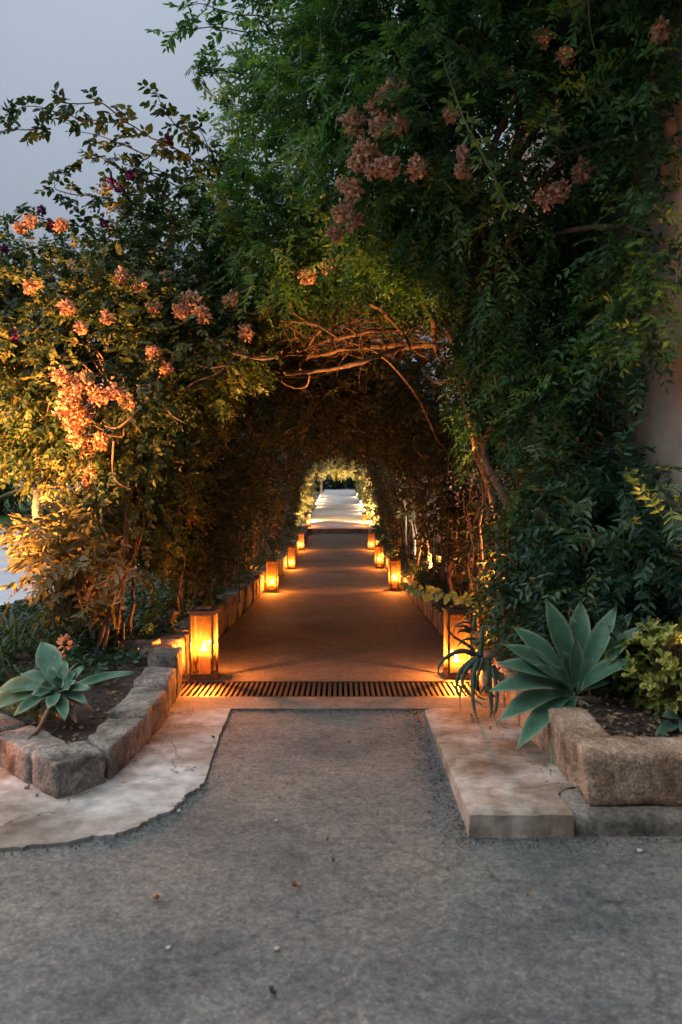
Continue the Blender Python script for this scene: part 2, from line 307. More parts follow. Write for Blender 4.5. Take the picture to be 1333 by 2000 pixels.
def sprigs(o, a, L, K, ll, lw, tint, hi=False, droop=.2, spread=.9, rachis=True, fold=.22):
    """leafy shoots: K leaves in pairs along an axis of length L and one at the end"""
    n_ = len(o); a = norm(a); up = norm(np.array([0, 0, 1.]) + rng.normal(0, .45, (n_, 3)))
    u = norm(up - a*np.sum(up*a, -1, keepdims=True)); s = np.cross(a, u)
    j = np.arange(K); t = np.minimum((j//2 + 1) / (K//2 + .6), 1.0); side = np.where(j % 2 == 0, 1., -1.)
    side[-1] = 0; t[-1] = 1
    A = a[:, None]; S = s[:, None]; U = u[:, None]; LL = L[:, None, None]; tt = t[None, :, None]; sd = side[None, :, None]
    pos = o[:, None] + A*LL*tt; pos[..., 2] -= (droop*L[:, None])*t[None]**2
    d = A*.55 + S*sd*spread + rng.normal(0, .2, (n_, K, 3)); d[..., 2] -= .25
    nn = U + rng.normal(0, .35, (n_, K, 3))
    prof = (.75 + .5*np.sin(np.pi*np.clip(t*.9+.05, 0, 1)))[None]
    l = ll*prof*rng.uniform(.75, 1.2, (n_, K)); w = l*lw*rng.uniform(.85, 1.15, (n_, K))
    ti = np.clip(tint[:, None] + rng.normal(0, .1, (n_, K)), 0, 1)
    out = [leaves(pos.reshape(-1, 3), d.reshape(-1, 3), nn.reshape(-1, 3), l.ravel(), w.ravel(), ti.ravel(), hi, fold)]
    if rachis:
        e = o + a*L[:, None]; e[:, 2] -= droop*L; mid = o + a*L[:, None]*.5; mid[:, 2] -= droop*L*.25
        wv = s*.0022
        V = np.stack([o-wv, o+wv, mid-wv, mid+wv, e], 1).reshape(-1, 3)
        T = (np.arange(n_)[:, None, None]*5 + np.array([(0,1,3),(0,3,2),(2,3,4)])[None]).reshape(-1, 3)
        out.append((V, T, np.repeat(np.clip(tint+.1, 0, 1), 5)))
    return merge(out)
XC, AW, AH, AN = -.13, 1.38, 2.72, 2.5
def widen(y): return np.interp(y, [8, 14, 34], [1.0, 1.06, 1.3])
def tunnel_s(p):
    z = p[..., 2] - np.interp(p[..., 1], GY, GZ)
    return (np.abs((p[..., 0]-XC)/AW)**AN + np.abs(np.maximum(z, 0)/AH)**AN)**(1/AN)/widen(p[..., 1])
def clear_of(p, margin=1.0):
    z = p[..., 2] - np.interp(p[..., 1], GY, GZ)
    ok = ~((tunnel_s(p) < margin) & (p[..., 1] > 4.5)) & (z > .12)
    ok &= ~((p[..., 0] > 2.0) & (p[..., 1] > 2) & (p[..., 1] < 18.5)) & (p[..., 1] > 3.0)
    ok &= ~((p[..., 0] > -.62) & (p[..., 0] < .98) & (p[..., 1] > 5) & (p[..., 1] < 8.25) & (z < 3.42 - .35*np.abs(p[..., 0]-.15)))
    return ok
def ell_norm(p, e): return np.sqrt((((p - np.array(e[0]))/np.array(e[1]))**2).sum(-1))
def clumps(ells, nclump, per, sig, thick=.4, bump=.22, weights=None, droop=.25):
    """points and directions of shoots gathered in clumps over the outer layer of a union of ellipsoids"""
    wts = np.array(weights if weights is not None else [e[1][0]*e[1][1]+e[1][1]*e[1][2]+e[1][0]*e[1][2] for e in ells]); wts = wts/wts.sum()
    idx = rng.choice(len(ells), nclump, p=wts); c0 = np.array([e[0] for e in ells])[idx]; r0 = np.array([e[1] for e in ells])[idx]
    dr = norm(rng.normal(0, 1, (nclump, 3)))
    bm = 1 + bump*(np.sin(dr[:, 0]*5.1+idx)+np.sin(dr[:, 1]*6.3+idx*2.1)+np.sin(dr[:, 2]*5.7+idx*1.3))/3
    rad = bm*(1 - thick*rng.random(nclump)**1.4); cp = c0 + dr*r0*rad[:, None]; outw = norm(dr/r0)
    keep = np.ones(nclump, bool)
    for k, e in enumerate(ells): keep &= ~((ell_norm(cp, e) < .55) & (idx != k))
    cp = cp[keep]; outw = outw[keep]; n_ = len(cp)
    o = np.repeat(cp, per, 0) + rng.normal(0, sig, (n_*per, 3))
    a = np.repeat(outw, per, 0)*.75 + rng.normal(0, .55, (n_*per, 3)); a[:, 2] -= droop
    tint = np.repeat(rng.normal(.42, .2, n_), per) + rng.normal(0, .08, n_*per)
    return o, a, tint, cp
def foliage(name, mat, parent, o, a, tint, L, K, ll, lw, hi=False, margin=1.0, clear=True, **kw):
    if clear:
        ok = clear_of(o + norm(a)*L*.5, margin) & clear_of(o, margin*.97); o, a, tint = o[ok], a[ok], tint[ok]
    Ls = L*rng.uniform(.65, 1.25, len(o)); V, T, ti = sprigs(o, a, Ls, K, ll, lw, np.clip(tint, 0, 1), hi, **kw)
    ob = link(bpy.data.objects.new(name, mesh_from(name, V, T, ti, mat)), parent); ob['kind'] = 'stuff'; return ob
def limb(mb, p0, p1, r0, r1, wob=.12, seg=6, n=6):
    p0, p1 = Vector(p0), Vector(p1); L = (p1-p0).length; pts = []
    for i in range(seg+1):
        t = i/seg; p = p0.lerp(p1, t); k = math.sin(math.pi*t)
        p += Vector((random.gauss(0, 1), random.gauss(0, 1), random.gauss(0, .7)))*wob*L*.35*k + Vector((0, 0, .12*L*k)); pts.append(p)
    q = smooth_path(pts, 2); mb.tube(q, [r0+(r1-r0)*i/(len(q)-1) for i in range(len(q))], n)
    return q

# ------------------------------------------------------------------ the setting
DR0, DR1 = 5.98, 6.52            # drain channel, front and back edge
xs = [-150, -40, -12, -4, -1.34, 1.12, 2.5, 12, 40, 150]
ys = [-30, 0, DR0, DR1, 12, 20, 25.5, 32.9, 45, 60, 75, 90, 150, 400]
tag(grid('ground', xs, ys, lambda x, y: g(y)-.04, M['earth'], smooth=False, skip=lambda x, y: -1.34 < x < 1.12 and DR0 < y < DR1), kind='structure')
road = grid('road', list(np.linspace(-14, 14, 57)), list(np.linspace(-8, DR0-.03, 28)), lambda x, y: .004*mnoise.noise(Vector((x*.8, y*.8, 0))), M['asphalt'])
tag(road, kind='structure')
pth = grid('path', list(np.linspace(-1.34, 1.12, 12)), [DR1, 8, 10, 14, 18, 20, 22, 24, 25.5, 28, 30, 32.9], lambda x, y: g(y)+.004+.01*(1-((x-XC)/1.25)**2), M['path'])
tag(pth, kind='structure')
yy = [33.02] + list(np.linspace(34, 80, 40))
far = grid('path_beyond_step', list(np.linspace(-1.55, 1.3, 8)), yy, lambda x, y: g(y)+.2+.05*mnoise.noise(Vector((x, y*.5, 3))), M['far_path'])
tag(far, kind='structure')
st = MB().box(-1.6, 1.35, 32.86, 33.04, .3, g(33)+.205); tag(st.build('step', M['mossy']), 'dark stone step rising across the path between the last two lantern pairs', 'step')
tag(grid('driveway', list(np.linspace(-45, -4.6, 10)), [6.0, 10, 15, 20, 25.5, 32.9, 34.5], lambda x, y: g(y)+.01, M['driveway']), kind='structure')
tag(grid('lawn', [-60, -30, -12, -3], [35.4, 45, 60, 75], lambda x, y: g(y)+.12, M['lawn']), kind='structure')

# concrete apron on the road side, cracked edge, thin
def flat_poly(name, outline, z0, z1f, mat):
    m = MB(); n = len(outline); m.add([(x, y, z0) for x, y in outline] + [(x, y, z1f(x, y)) for x, y in outline],
        [tuple(range(n, 2*n))] + [(i, (i+1) % n, n+(i+1) % n, n+i) for i in range(n)]); return m.build(name, mat)
edge = [(-.775, 5.62), (-.765, 5.2), (-.745, 4.8), (-.725, 4.45), (-.70, 4.1), (-.715, 4.0), (-.76, 3.93), (-.765, 3.82), (-.79, 3.7), (-.86, 3.6), (-.90, 3.5), (-.98, 3.42), (-1.06, 3.41), (-1.15, 3.34), (-1.3, 3.31), (-1.42, 3.27), (-1.7, 3.24), (-2.2, 3.22), (-3.5, 3.25), (-7, 3.4)]
jag = []
for i in range(len(edge)-1):
    (x0, y0), (x1, y1) = edge[i], edge[i+1]
    for k in range(5):
        t = k/5; am = .003 if i < 4 else .006
        jag.append((x0+(x1-x0)*t+random.gauss(0, am), y0+(y1-y0)*t+random.gauss(0, am)))
apron = jag + [(-7, 5.6), (-1.36, 5.62)]
tag(flat_poly('concrete_apron', apron, -.03, lambda x, y: .016, M['concrete']), kind='structure')
tag(flat_poly('drain_edge_strip', [(-1.36, 5.625), (1.3, 5.625), (1.3, DR0-.012), (-1.36, DR0-.012)], -.03, lambda x, y: .012, M['drain_edge']), kind='structure')
# raised slab on the house side, sloping up towards the road
slz = lambda y: .015 + .095*max(0, (5.62-y))/2.2
sl = MB(); nx, ny = 10, 26; vv = []
for j in range(ny+1):
    for i in range(nx+1):
        y = 3.42 + (5.62-3.42)*j/ny; xl = .553+.035*(y-3.42)/2.2; xr = 1.0+.2*min(1, max(0, (y-3.72)/.12)); x = xl + (xr-xl)*i/nx
        e_ = .012 if j == 0 or i == 0 else 0
        vv.append((x+(.006*mnoise.noise(Vector((y*9, 1, 2))) if i == 0 else 0), y+(.008*mnoise.noise(Vector((x*14, 5, 2))) if j == 0 else 0), slz(y)-e_+.004*mnoise.noise(Vector((x*5, y*5, 0)))))
ff = [(j*(nx+1)+i, j*(nx+1)+i+1, (j+1)*(nx+1)+i+1, (j+1)*(nx+1)+i) for j in range(ny) for i in range(nx)]
b = len(vv); fr = [i for i in range(nx+1)]; vv += [(vv[i][0], vv[i][1]-.006, -.05) for i in fr]
ff += [(b+i, b+i+1, i+1, i) for i in range(nx)]
b2_ = len(vv); lf = [j*(nx+1) for j in range(ny+1)]; vv += [(vv[i][0]-.004, vv[i][1], -.05) for i in lf]
ff += [(lf[j], lf[j+1], b2_+j+1, b2_+j) for j in range(ny)]
sl.add(vv, ff); tag(sl.build('concrete_slab', M['slab'], smooth=False), kind='structure')

# ------------------------------------------------------------------ stones
def rough_block(quad, z0, z1, seed, n=(14, 9, 8), amp=.014, p_=24):
    """block over a four-cornered footprint; z0/z1 numbers or four corner heights"""
    if not hasattr(z1, '__len__'): z1 = [z1]*4
    idx = {}; V = []; Fc = []
    q = [Vector((x, y, 0)) for x, y in quad]; ctr = sum(q, Vector())/4; ctr.z = (z0+sum(z1)/4)/2
    def vid(i, j, k):
        if (i, j, k) in idx: return idx[(i, j, k)]
        u, v, w = i/n[0], j/n[1], k/n[2]; a, b, c = abs(2*u-1), abs(2*v-1), abs(2*w-1)
        kk = (a**p_+b**p_+c**p_)**(1/p_)
        wt = [(1-u)*(1-v), u*(1-v), u*v, (1-u)*v]
        p = sum((q[m]*wt[m] for m in range(4)), Vector()); zt = sum(z1[m]*wt[m] for m in range(4)); p.z = z0+(zt-z0)*w
        mx = max(a, b, c); p = ctr + (p-ctr)*(mx/kk if kk > 0 else 1)
        h = mnoise.noise(p*4+Vector((seed, 0, 0)))*1.6 + mnoise.noise(p*11+Vector((0, seed, 0)))*.8 + mnoise.noise(p*26+Vector((seed, seed, 0)))*.45 + mnoise.noise(p*55+Vector((seed, seed, 3)))*.22
        p = p + (p-ctr).normalized()*h*amp
        idx[(i, j, k)] = len(V); V.append(p); return idx[(i, j, k)]
    for i in range(n[0]):
        for j in range(n[1]):
            Fc.append((vid(i,j,0), vid(i,j+1,0), vid(i+1,j+1,0), vid(i+1,j,0))); Fc.append((vid(i,j,n[2]), vid(i+1,j,n[2]), vid(i+1,j+1,n[2]), vid(i,j+1,n[2])))
    for i in range(n[0]):
        for k in range(n[2]):
            Fc.append((vid(i,0,k), vid(i+1,0,k), vid(i+1,0,k+1), vid(i,0,k+1))); Fc.append((vid(i,n[1],k), vid(i,n[1],k+1), vid(i+1,n[1],k+1), vid(i+1,n[1],k)))
    for j in range(n[1]):
        for k in range(n[2]):
            Fc.append((vid(0,j,k), vid(0,j,k+1), vid(0,j+1,k+1), vid(0,j+1,k))); Fc.append((vid(n[0],j,k), vid(n[0],j+1,k), vid(n[0],j+1,k+1), vid(n[0],j,k+1)))
    m = MB(); m.add(V, Fc); return m
wl = thing('stone_retaining_wall', 'low wall of weathered sandstone blocks edging the bed with the small agave', 'wall', (-1.3, 5, 0))
def stone(parent, quad, z0, z1, mat, seed, **kw):
    o = rough_block(quad, z0, z1, seed, **kw).build('stone_block', mat, parent, True)
    o.matrix_parent_inverse = parent.matrix_basis.inverted(); return o
LEFT = [([(-1.37,3.84),(-1.19,4.08),(-1.36,4.27),(-1.575,4.045)], .18, .02), ([(-1.59,4.05),(-1.43,4.2),(-1.76,4.55),(-1.93,4.4)], .18, .018),
        ([(-1.95,4.42),(-1.79,4.57),(-2.2,4.95),(-2.38,4.8)], .19, .016), ([(-2.4,4.82),(-2.22,4.97),(-2.7,5.4),(-2.88,5.24)], .2, .016),
        ([(-1.19,4.10),(-1.155,4.72),(-1.385,4.74),(-1.37,4.29)], .185, .022), ([(-1.16,4.74),(-1.175,5.4),(-1.41,5.4),(-1.39,4.76)], .205, .022),
        ([(-1.18,5.42),(-1.215,5.93),(-1.45,5.95),(-1.42,5.42)], .25, .02), ([(-1.225,5.95),(-1.25,6.28),(-1.47,6.3),(-1.45,5.97)], .33, .016)]
for i, (q, h, am) in enumerate(LEFT): stone(wl, q, -.04, h, M['stone'], i*3.7+1, amp=am)
y = 6.3; k = 0
while y < 32.5:
    L = random.uniform(.3, .62) if y < 15 else random.uniform(.7, 1.2)
    xo = -1.355+random.uniform(-.015, .015); zb = g(y)-.04
    stone(wl, [(xo, y), (xo+random.uniform(-.01, .01), y+L-.015), (xo-.24, y+L-.015), (xo-.24, y)], zb, g(y+L/2)+random.uniform(.3, .35), M['stone'], 50+k*2.3, n=(4, 5, 4), amp=.015)
    y += L; k += 1
# house side: base course, one long dressed block at the front corner, more blocks along the path
wr = thing('planter_wall', 'brown dressed sandstone planter wall beside the stained slab under the large agave', 'wall', (1.3, 4, 0))
pb = rough_block([(.985, 3.43), (3.2, 3.47), (3.2, 3.95), (.985, 3.76)], -.05, .098, 9, n=(30, 6, 3), amp=.012).build('base_course', M['mossy'], wr, True); pb.matrix_parent_inverse = wr.matrix_basis.inverted()
stone(wr, [(1.075, 3.50), (1.72, 3.53), (1.75, 3.80), (1.11, 3.78)], .1, .335, M['sandstone'], 4.4, amp=.012, n=(16, 7, 7), p_=22)
stone(wr, [(1.735, 3.53), (2.35, 3.55), (2.37, 3.82), (1.76, 3.80)], .1, .33, M['sandstone'], 8.1, amp=.012, n=(16, 7, 7), p_=22)
stone(wr, [(2.365, 3.55), (3.1, 3.56), (3.1, 3.83), (2.38, 3.82)], .1, .35, M['sandstone'], 3.1, amp=.012, n=(16, 7, 7), p_=22)
for i, (y0, y1, h) in enumerate([(3.8, 4.42, .33), (4.44, 5.1, .3), (5.12, 5.7, .28), (5.72, 6.3, .26)]):
    stone(wr, [(1.105+.02*i, y0), (1.125+.02*i, y1), (1.34+.02*i, y1), (1.32+.02*i, y0)], -.02, h, M['sandstone'], 20+i*5, amp=.015, p_=16)
y = 6.32; k = 0
while y < 32.5:
    L = random.uniform(.5, .8) if y < 15 else random.uniform(.9, 1.4)
    stone(wr, [(1.14, y), (1.14, y+L-.015), (1.36, y+L-.015), (1.36, y)], g(y)-.04, g(y+L/2)+random.uniform(.2, .27), M['stone'], 90+k*2.3, n=(4, 5, 4), amp=.015); y += L; k += 1

# planting beds (soil) behind the walls
def bed_left(x, y):
    base = np.interp(y, [3.6, 4.4, 6.2, 34], [.14, .15, .27, .27]); fall = np.interp(x, [-5.2, -4.3, -3.4], [0, .6, 1])
    return g(y) + base*fall - .02 + .035*mnoise.noise(Vector((x*2.2, y*2.2, 0))) + .015*mnoise.noise(Vector((x*9, y*9, 0)))
def in_bed_left(x, y):      # footprint behind the angled front wall
    return y > 4.36 + max(0, -1.75-x)*.9 or (y > 4.2 and x > -1.62)
tag(grid('bed_soil', list(np.linspace(-5.2, -1.4, 50)), list(np.linspace(4.05, 12, 80)) + list(np.linspace(12.5, 33, 40)), bed_left, M['soil'], skip=lambda x, y: not in_bed_left(x, y)), kind='structure')
def bed_right(x, y):
    return g(y) + float(np.interp(y, [3.6, 4.6, 6.5, 34], [.30, .3, .2, .18])) + .03*mnoise.noise(Vector((x*2.5, y*2.5, 4)))
tag(grid('bed_soil', list(np.linspace(1.25, 4.2, 36)), list(np.linspace(3.7, 12, 80)) + list(np.linspace(12.5, 33, 40)), bed_right, M['soil']), kind='structure')
# litter on the beds
def litter(name, n_, xr, yr, zf, cond=None):
    x = rng.uniform(*xr, n_); y_ = yr[0] + (yr[1]-yr[0])*rng.random(n_)**1.6
    ok = np.array([(cond is None or cond(a, b)) for a, b in zip(x, y_)]); x, y_ = x[ok], y_[ok]
    z = np.array([zf(a, b) for a, b in zip(x, y_)]) + .012
    d = rng.normal(0, 1, (len(x), 3)); d[:, 2] *= .35; nn = np.array([0, 0, 1.]) + rng.normal(0, .4, (len(x), 3))
    l = rng.uniform(.02, .055, len(x)); V, T, ti = leaves(np.stack([x, y_, z], 1), d, nn, l, l*.5, rng.random(len(x)))
    return tag(link(bpy.data.objects.new(name, mesh_from(name, V, T, ti, M['litter']))), kind='stuff')
tag(litter('leaf_litter', 5200, (-4, -1.42), (4.2, 20), bed_left, in_bed_left), 'brown dry leaf litter strewn over the soil behind the low stone wall', 'leaf litter')
tag(litter('leaf_litter', 2600, (1.3, 2.1), (3.8, 14), bed_right), 'brown leaf litter on dark soil of the house-side planter', 'leaf litter')

# ------------------------------------------------------------------ drain
dr = thing('drain_grate', 'long slotted cast iron drain grate across the path between the two front lanterns', 'drain', (0, 6.25, 0))
ch = MB(); x0, x1 = -1.34, 1.12
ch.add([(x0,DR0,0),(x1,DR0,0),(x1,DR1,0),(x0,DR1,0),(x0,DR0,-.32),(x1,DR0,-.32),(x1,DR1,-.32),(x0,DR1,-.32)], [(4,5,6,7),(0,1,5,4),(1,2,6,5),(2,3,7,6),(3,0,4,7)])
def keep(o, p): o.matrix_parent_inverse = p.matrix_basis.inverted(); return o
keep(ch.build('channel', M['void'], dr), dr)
fm = MB().box(x0, x1, DR0-.01, DR0+.022, -.04, .012).box(x0, x1, DR1-.022, DR1+.02, -.04, .016); keep(fm.build('frame', M['iron'], dr), dr)
ns = 56; pitch = (x1-x0-.1)/ns
sm = MB().box(-.0115, .0115, DR0+.022, DR1-.022, -.03, .01).mesh('slat', M['iron'])
for i in range(ns):
    o = link(bpy.data.objects.new('slat', sm), dr); keep(o, dr); o.location = (x0+.05+pitch*(i+.5), 0, random.uniform(-.001, .002))

# ------------------------------------------------------------------ lanterns
LW, LH = .2, .585
def lantern_meshes():
    h = LW/2; p = .0078
    fr = MB()
    for sx_ in (-1, 1):
        for sy in (-1, 1): fr.box(sx_*(h-p)-p, sx_*(h-p)+p, sy*(h-p)-p, sy*(h-p)+p, .028, LH-.04)
    for z0, z1 in ((.028, .046), (LH-.056, LH-.038)):
        fr.box(-h+2*p, h-2*p, -h+.002, -h+.018, z0, z1).box(-h+2*p, h-2*p, h-.018, h-.002, z0, z1)
        fr.box(-h+.002, -h+.018, -h+2*p, h-2*p, z0, z1).box(h-.018, h-.002, -h+2*p, h-2*p, z0, z1)
    pane = MB().box(-h+2*p-.003, h-2*p+.003, -.0012, .0012, .044, LH-.054)
    base = MB().box(-h-.012, h+.012, -h-.012, h+.012, 0, .014).box(-h-.003, h+.003, -h-.003, h+.003, .014, .028)
    cap = MB(); cap.box(-h-.012, h+.012, -h-.012, -h+.035, LH-.038, LH-.018).box(-h-.012, h+.012, h-.035, h+.012, LH-.038, LH-.018)
    cap.box(-h-.012, -h+.035, -h+.035, h-.035, LH-.038, LH-.018).box(h-.035, h+.012, -h+.035, h-.035, LH-.038, LH-.018)
    hd = MB().box(-.055, .055, -.05, .05, LH-.004, LH+.008)
    for sx_ in (-1, 1):
        for sy in (-1, 1): hd.box(sx_*.05-.005, sx_*.05+.005, sy*.045-.005, sy*.045+.005, LH-.03, LH-.004)
    hd.box(-.09, .09, -.09, .09, LH-.03, LH-.024)
    return dict(frame=fr.mesh('frame', M['brass']), pane=pane.mesh('glass_pane', M['glass']), base=base.mesh('base', M['brass']), cap=cap.mesh('top_cap', M['brass']), handle=hd.mesh('vent_cap', M['brass']))
LM = lantern_meshes()
wick_m = MB().tube([(0, 0, 0), (.002, 0, .012)], .0022, 5).mesh('wick', M['steel'])
flame_m = MB().lathe([(.002, 0), (.0095, .012), (.0125, .024), (.0105, .038), (.006, .052), (.0015, .066)], 10).mesh('flame', M['flame'], True)
def lantern(loc, rz, label, ch=.17, r=.043, power=60):
    t = thing('candle_lantern', label, 'lantern', loc, rz, 'candle lanterns along the path'); t.rotation_euler = (random.gauss(0, .006), random.gauss(0, .006), rz); power *= random.uniform(.75, 1.15)
    for nm, key in (('frame', 'frame'), ('base', 'base'), ('top_cap', 'cap'), ('vent_cap', 'handle')): link(bpy.data.objects.new(nm, LM[key]), t)
    for k in range(4):
        a = k*math.pi/2; o = link(bpy.data.objects.new('glass_pane', LM['pane']), t); o.rotation_euler = (0, 0, a)
        o.location = (math.sin(a)*(LW/2-.011), -math.cos(a)*(LW/2-.011), 0)
    cx, cy = random.uniform(-.012, .012), random.uniform(-.012, .012)
    cd = MB().lathe([(r*.98, .029), (r, .05), (r, .029+ch-.012), (r*.96, .029+ch), (r*.7, .029+ch-.002), (r*.3, .029+ch-.006)], 20).build('candle', M['wax'], t, True); cd.location = (cx, cy, 0)
    zt = .029+ch-.006
    w = link(bpy.data.objects.new('wick', wick_m), cd); w.location = (0, 0, zt)
    f = link(bpy.data.objects.new('flame', flame_m), cd); f.location = (0, 0, zt+.008)
    ld = bpy.data.lights.new('candle_light', 'POINT'); ld.energy = power; ld.color = (1, .29, .045); ld.shadow_soft_size = .012
    lo = bpy.data.objects.new('candle_light', ld); link(lo, t); lo.location = (cx, cy, zt+.045)
    return t
SP = [(6.66, 'beside the drain grate'), (13.9, 'second along'), (19.6, ''), (25.6, ''), (34.0, '')]
a_ = 'lit bronze lantern '
lantern((-1.145, 6.66, .014), R(-3), a_ + 'at the drain end of the low stone wall', .205, .046)
lantern((.985, 6.74, .014), R(4), a_ + 'half hidden by the curling aloe leaves', .1, .046)
for (yl, xl, xr_, la, lb, c1, c2) in [(13.85, -1.2, .96, 'second from the drain, on the low stone wall side', 'second from the drain, on the house side', .12, .17),
        (19.4, -1.21, .95, 'third from the drain, on the low stone wall side', 'third from the drain, on the house side', .1, .17),
        (25.4, -1.27, .98, 'below the dark step, on the low stone wall side', 'below the dark step, on the house side', .12, .12),
        (34.2, -1.4, 1.0, 'above the dark step, on the low stone wall side', 'above the dark step, on the house side', .12, .12)]:
    zz = (g(yl)+.01) if yl < 33 else g(yl)+.2
    lantern((xl, yl, zz), R(random.uniform(-8, 8)), a_ + la, c1, power=60); lantern((xr_, yl+.3, zz+.02*0), R(random.uniform(-8, 8)), a_ + lb, c2, power=60)
lantern((-2.3, 4.4, .016), R(40), a_ + 'on the pale concrete at the angled end of the stone wall', .15, power=13)

# ------------------------------------------------------------------ garden spotlights (fixture and its lamp)
def spotlight(loc, aim, power, label, col=(1, .42, .1), ang=80, blend=.6, size=.03):
    loc = Vector(loc); t = thing('garden_spotlight', label, 'spotlight', loc, 0, 'garden spotlights')
    dv = (Vector(aim)-(loc+Vector((0, 0, .2)))).normalized(); q = dv.to_track_quat('Z', 'Y')
    MB().tube([(0, 0, -.1), (0, 0, .15)], .008, 6).build('stake', M['steel'], t)
    hd = MB().lathe([(.012, -.07), (.03, -.06), (.034, .03), (.042, .035), (.042, .06), (.036, .06), (.034, .045)], 14).build('lamp_head', M['steel'], t, True)
    hd.location = (0, 0, .2); hd.rotation_euler = q.to_euler()
    ln = MB().lathe([(.001, .046), (.032, .046), (.032, .048), (.001, .048)], 14).build('lens', M['lens'], hd)
    ld = bpy.data.lights.new('spot_lamp', 'SPOT'); ld.energy = power; ld.color = col; ld.spot_size = R(ang); ld.spot_blend = blend; ld.shadow_soft_size = size
    lo = bpy.data.objects.new('spot_lamp', ld); link(lo, t); lo.location = Vector((0, 0, .2)) + dv*.075; lo.rotation_euler = dv.to_track_quat('-Z', 'Y').to_euler(); return t
spotlight((-1.52, 7.2, bed_left(-1.52, 7.2)), (-.15, 7.35, 3.1), 600, 'black spike spotlight in the bed beneath the bougainvillea', ang=42)
spotlight((1.5, 7.1, bed_right(1.5, 7.1)), (.6, 7.25, 3.1), 420, 'black spike spotlight in the planter behind the aloe', ang=46)
spotlight((-3.7, 4.7, .016), (-2.8, 7.0, 1.95), 4200, 'black spotlight standing on the pale concrete at the open end of the bougainvillea bed', col=(1, .34, .08), ang=57, blend=.95)
spotlight((1.78, 4.02, bed_right(1.78, 4.02)), (2.1, 5.15, 3.3), 340, 'black spike spotlight at the foot of the house wall among shrubs', ang=36, col=(1, .36, .08))
spotlight((1.74, 7.7, bed_right(1.74, 7.7)), (2.1, 8.5, 2.2), 420, 'black spike spotlight at the foot of the house wall inside the tunnel', ang=100)
spotlight((1.5, 13.4, bed_right(1.5, 13.4)), (2.1, 15.5, 1.9), 130, 'black spike spotlight near the barred window', ang=90)
spotlight((1.5, 15.6, bed_right(1.5, 15.6)), (1.72, 16.7, 1.9), 130, 'black spike spotlight under bare white stems past the barred window', col=(1, .9, .7), ang=90)
spotlight((-14.6, 34.9, g(34.9)+.1), (-13.7, 36, 1.5), 500, 'black spike spotlight at the palm trunk', col=(1, .45, .12), ang=90)
spotlight((1.22, 35.4, g(35.4)+.2), (1.2, 42, g(42)+1.9), 2600, 'black spike spotlight under the pale hedge past the step', col=(1, .62, .26), ang=110)
spotlight((-1.5, 36.2, g(36.2)+.2), (-1.0, 43, g(43)+2.0), 1300, 'black spike spotlight under the hedge by the gate posts', col=(1, .6, .25), ang=110)

# ------------------------------------------------------------------ house
hs = thing('house', 'tan stucco house wall along the path behind the vines', 'house', (2.1, 10, 0))
hw = MB().box(2.1, 2.5, 2.0, 14.9, -.1, 5.6).box(2.1, 2.5, 16.1, 18.1, -.1, 5.6).box(2.1, 2.5, 14.9, 16.1, -.1, 1.45).box(2.1, 2.5, 14.9, 16.1, 2.3, 5.6).box(2.502, 9, 17.7, 18.1, -.1, 5.6).box(2.502, 9, 2.0, 2.4, -.1, 5.6)
keep(hw.build('wall', M['stucco'], hs), hs)
keep(MB().box(1.98, 9.2, 1.7, 18.4, 5.602, 5.8).build('roof', M['stucco'], hs), hs)
wi = keep(MB().box(2.3, 2.33, 14.9, 16.1, 1.45, 2.3).build('window', M['window'], hs), hs)
fr_ = MB().box(2.2, 2.27, 14.9, 14.96, 1.45, 2.3).box(2.2, 2.27, 16.04, 16.1, 1.45, 2.3).box(2.2, 2.27, 14.96, 16.04, 1.45, 1.5).box(2.2, 2.27, 14.96, 16.04, 2.25, 2.3).build('frame', M['white_paint'], wi)
for k in range(5): MB().box(2.2, 2.225, 15.1+k*.2, 15.135+k*.2, 1.5, 2.25).build('bar', M['white_paint'], wi)

# ------------------------------------------------------------------ big vine over the mouth of the tunnel (house side)
CAN = [((.15, 7.5, 4.75), (1.1, 1.2, 1.45)), ((1.2, 6.4, 4.3), (1.45, 1.15, 1.55)), ((.85, 7.0, 6.0), (1.45, 1.4, 1.2)), ((1.45, 6.8, 3.1), (.65, .8, .75)),
       ((.85, 7.2, 3.55), (.8, .9, .6)), ((2.0, 5.4, 5.3), (.7, .7, .75)), ((1.75, 5.9, 1.6), (.3, .6, .45)), ((2.05, 5.1, 2.75), (.35, .5, .42)), ((-.7, 7.6, 3.95), (.65, .9, .6)),
       ((.5, 4.7, 6.7), (2.3, 1.5, .8)), ((1.7, 3.9, 6.3), (1.1, 1.2, .8)), ((2.0, 5.2, 3.95), (.22, .3, .35)), ((1.93, 4.85, 4.35), (.2, .35, .5)), ((1.97, 4.85, 3.05), (.14, .3, .3)), ((1.9, 4.9, 5.0), (.3, .4, .45)), ((1.97, 4.72, 3.75), (.12, .25, .3)), ((1.92, 4.65, 4.75), (.2, .3, .45)), ((1.62, 6.0, 2.25), (.33, .5, .4)), ((1.4, 7.2, 2.35), (.3, .5, .4))]  # first two here: overhead foliage out of view, added to shade the paving
cv = thing('flowering_vine', 'huge dark green vine with dry pinkish flower heads arching over the tunnel mouth', 'vine', (1.55, 7.0, .2))
o_, a__, t_, cps = clumps(CAN, 2800, 9, .11, .45)
t_ += np.clip((-o_[:, 0]+.2)*.10, -.12, .14)  # tint raised towards the open side: sky light put into leaf colour
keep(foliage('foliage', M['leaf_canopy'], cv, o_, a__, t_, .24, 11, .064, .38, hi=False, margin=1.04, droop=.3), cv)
tr = MB(); base = Vector((1.55, 7.0, .15))
for tgt in [(.9, 7.3, 3.3), (1.5, 6.7, 3.2), (1.9, 6.1, 3.3)]:
    limb(tr, base+Vector((random.uniform(-.12, .12), random.uniform(-.12, .12), 0)), tgt, .05, .03, .1, 6, 8)
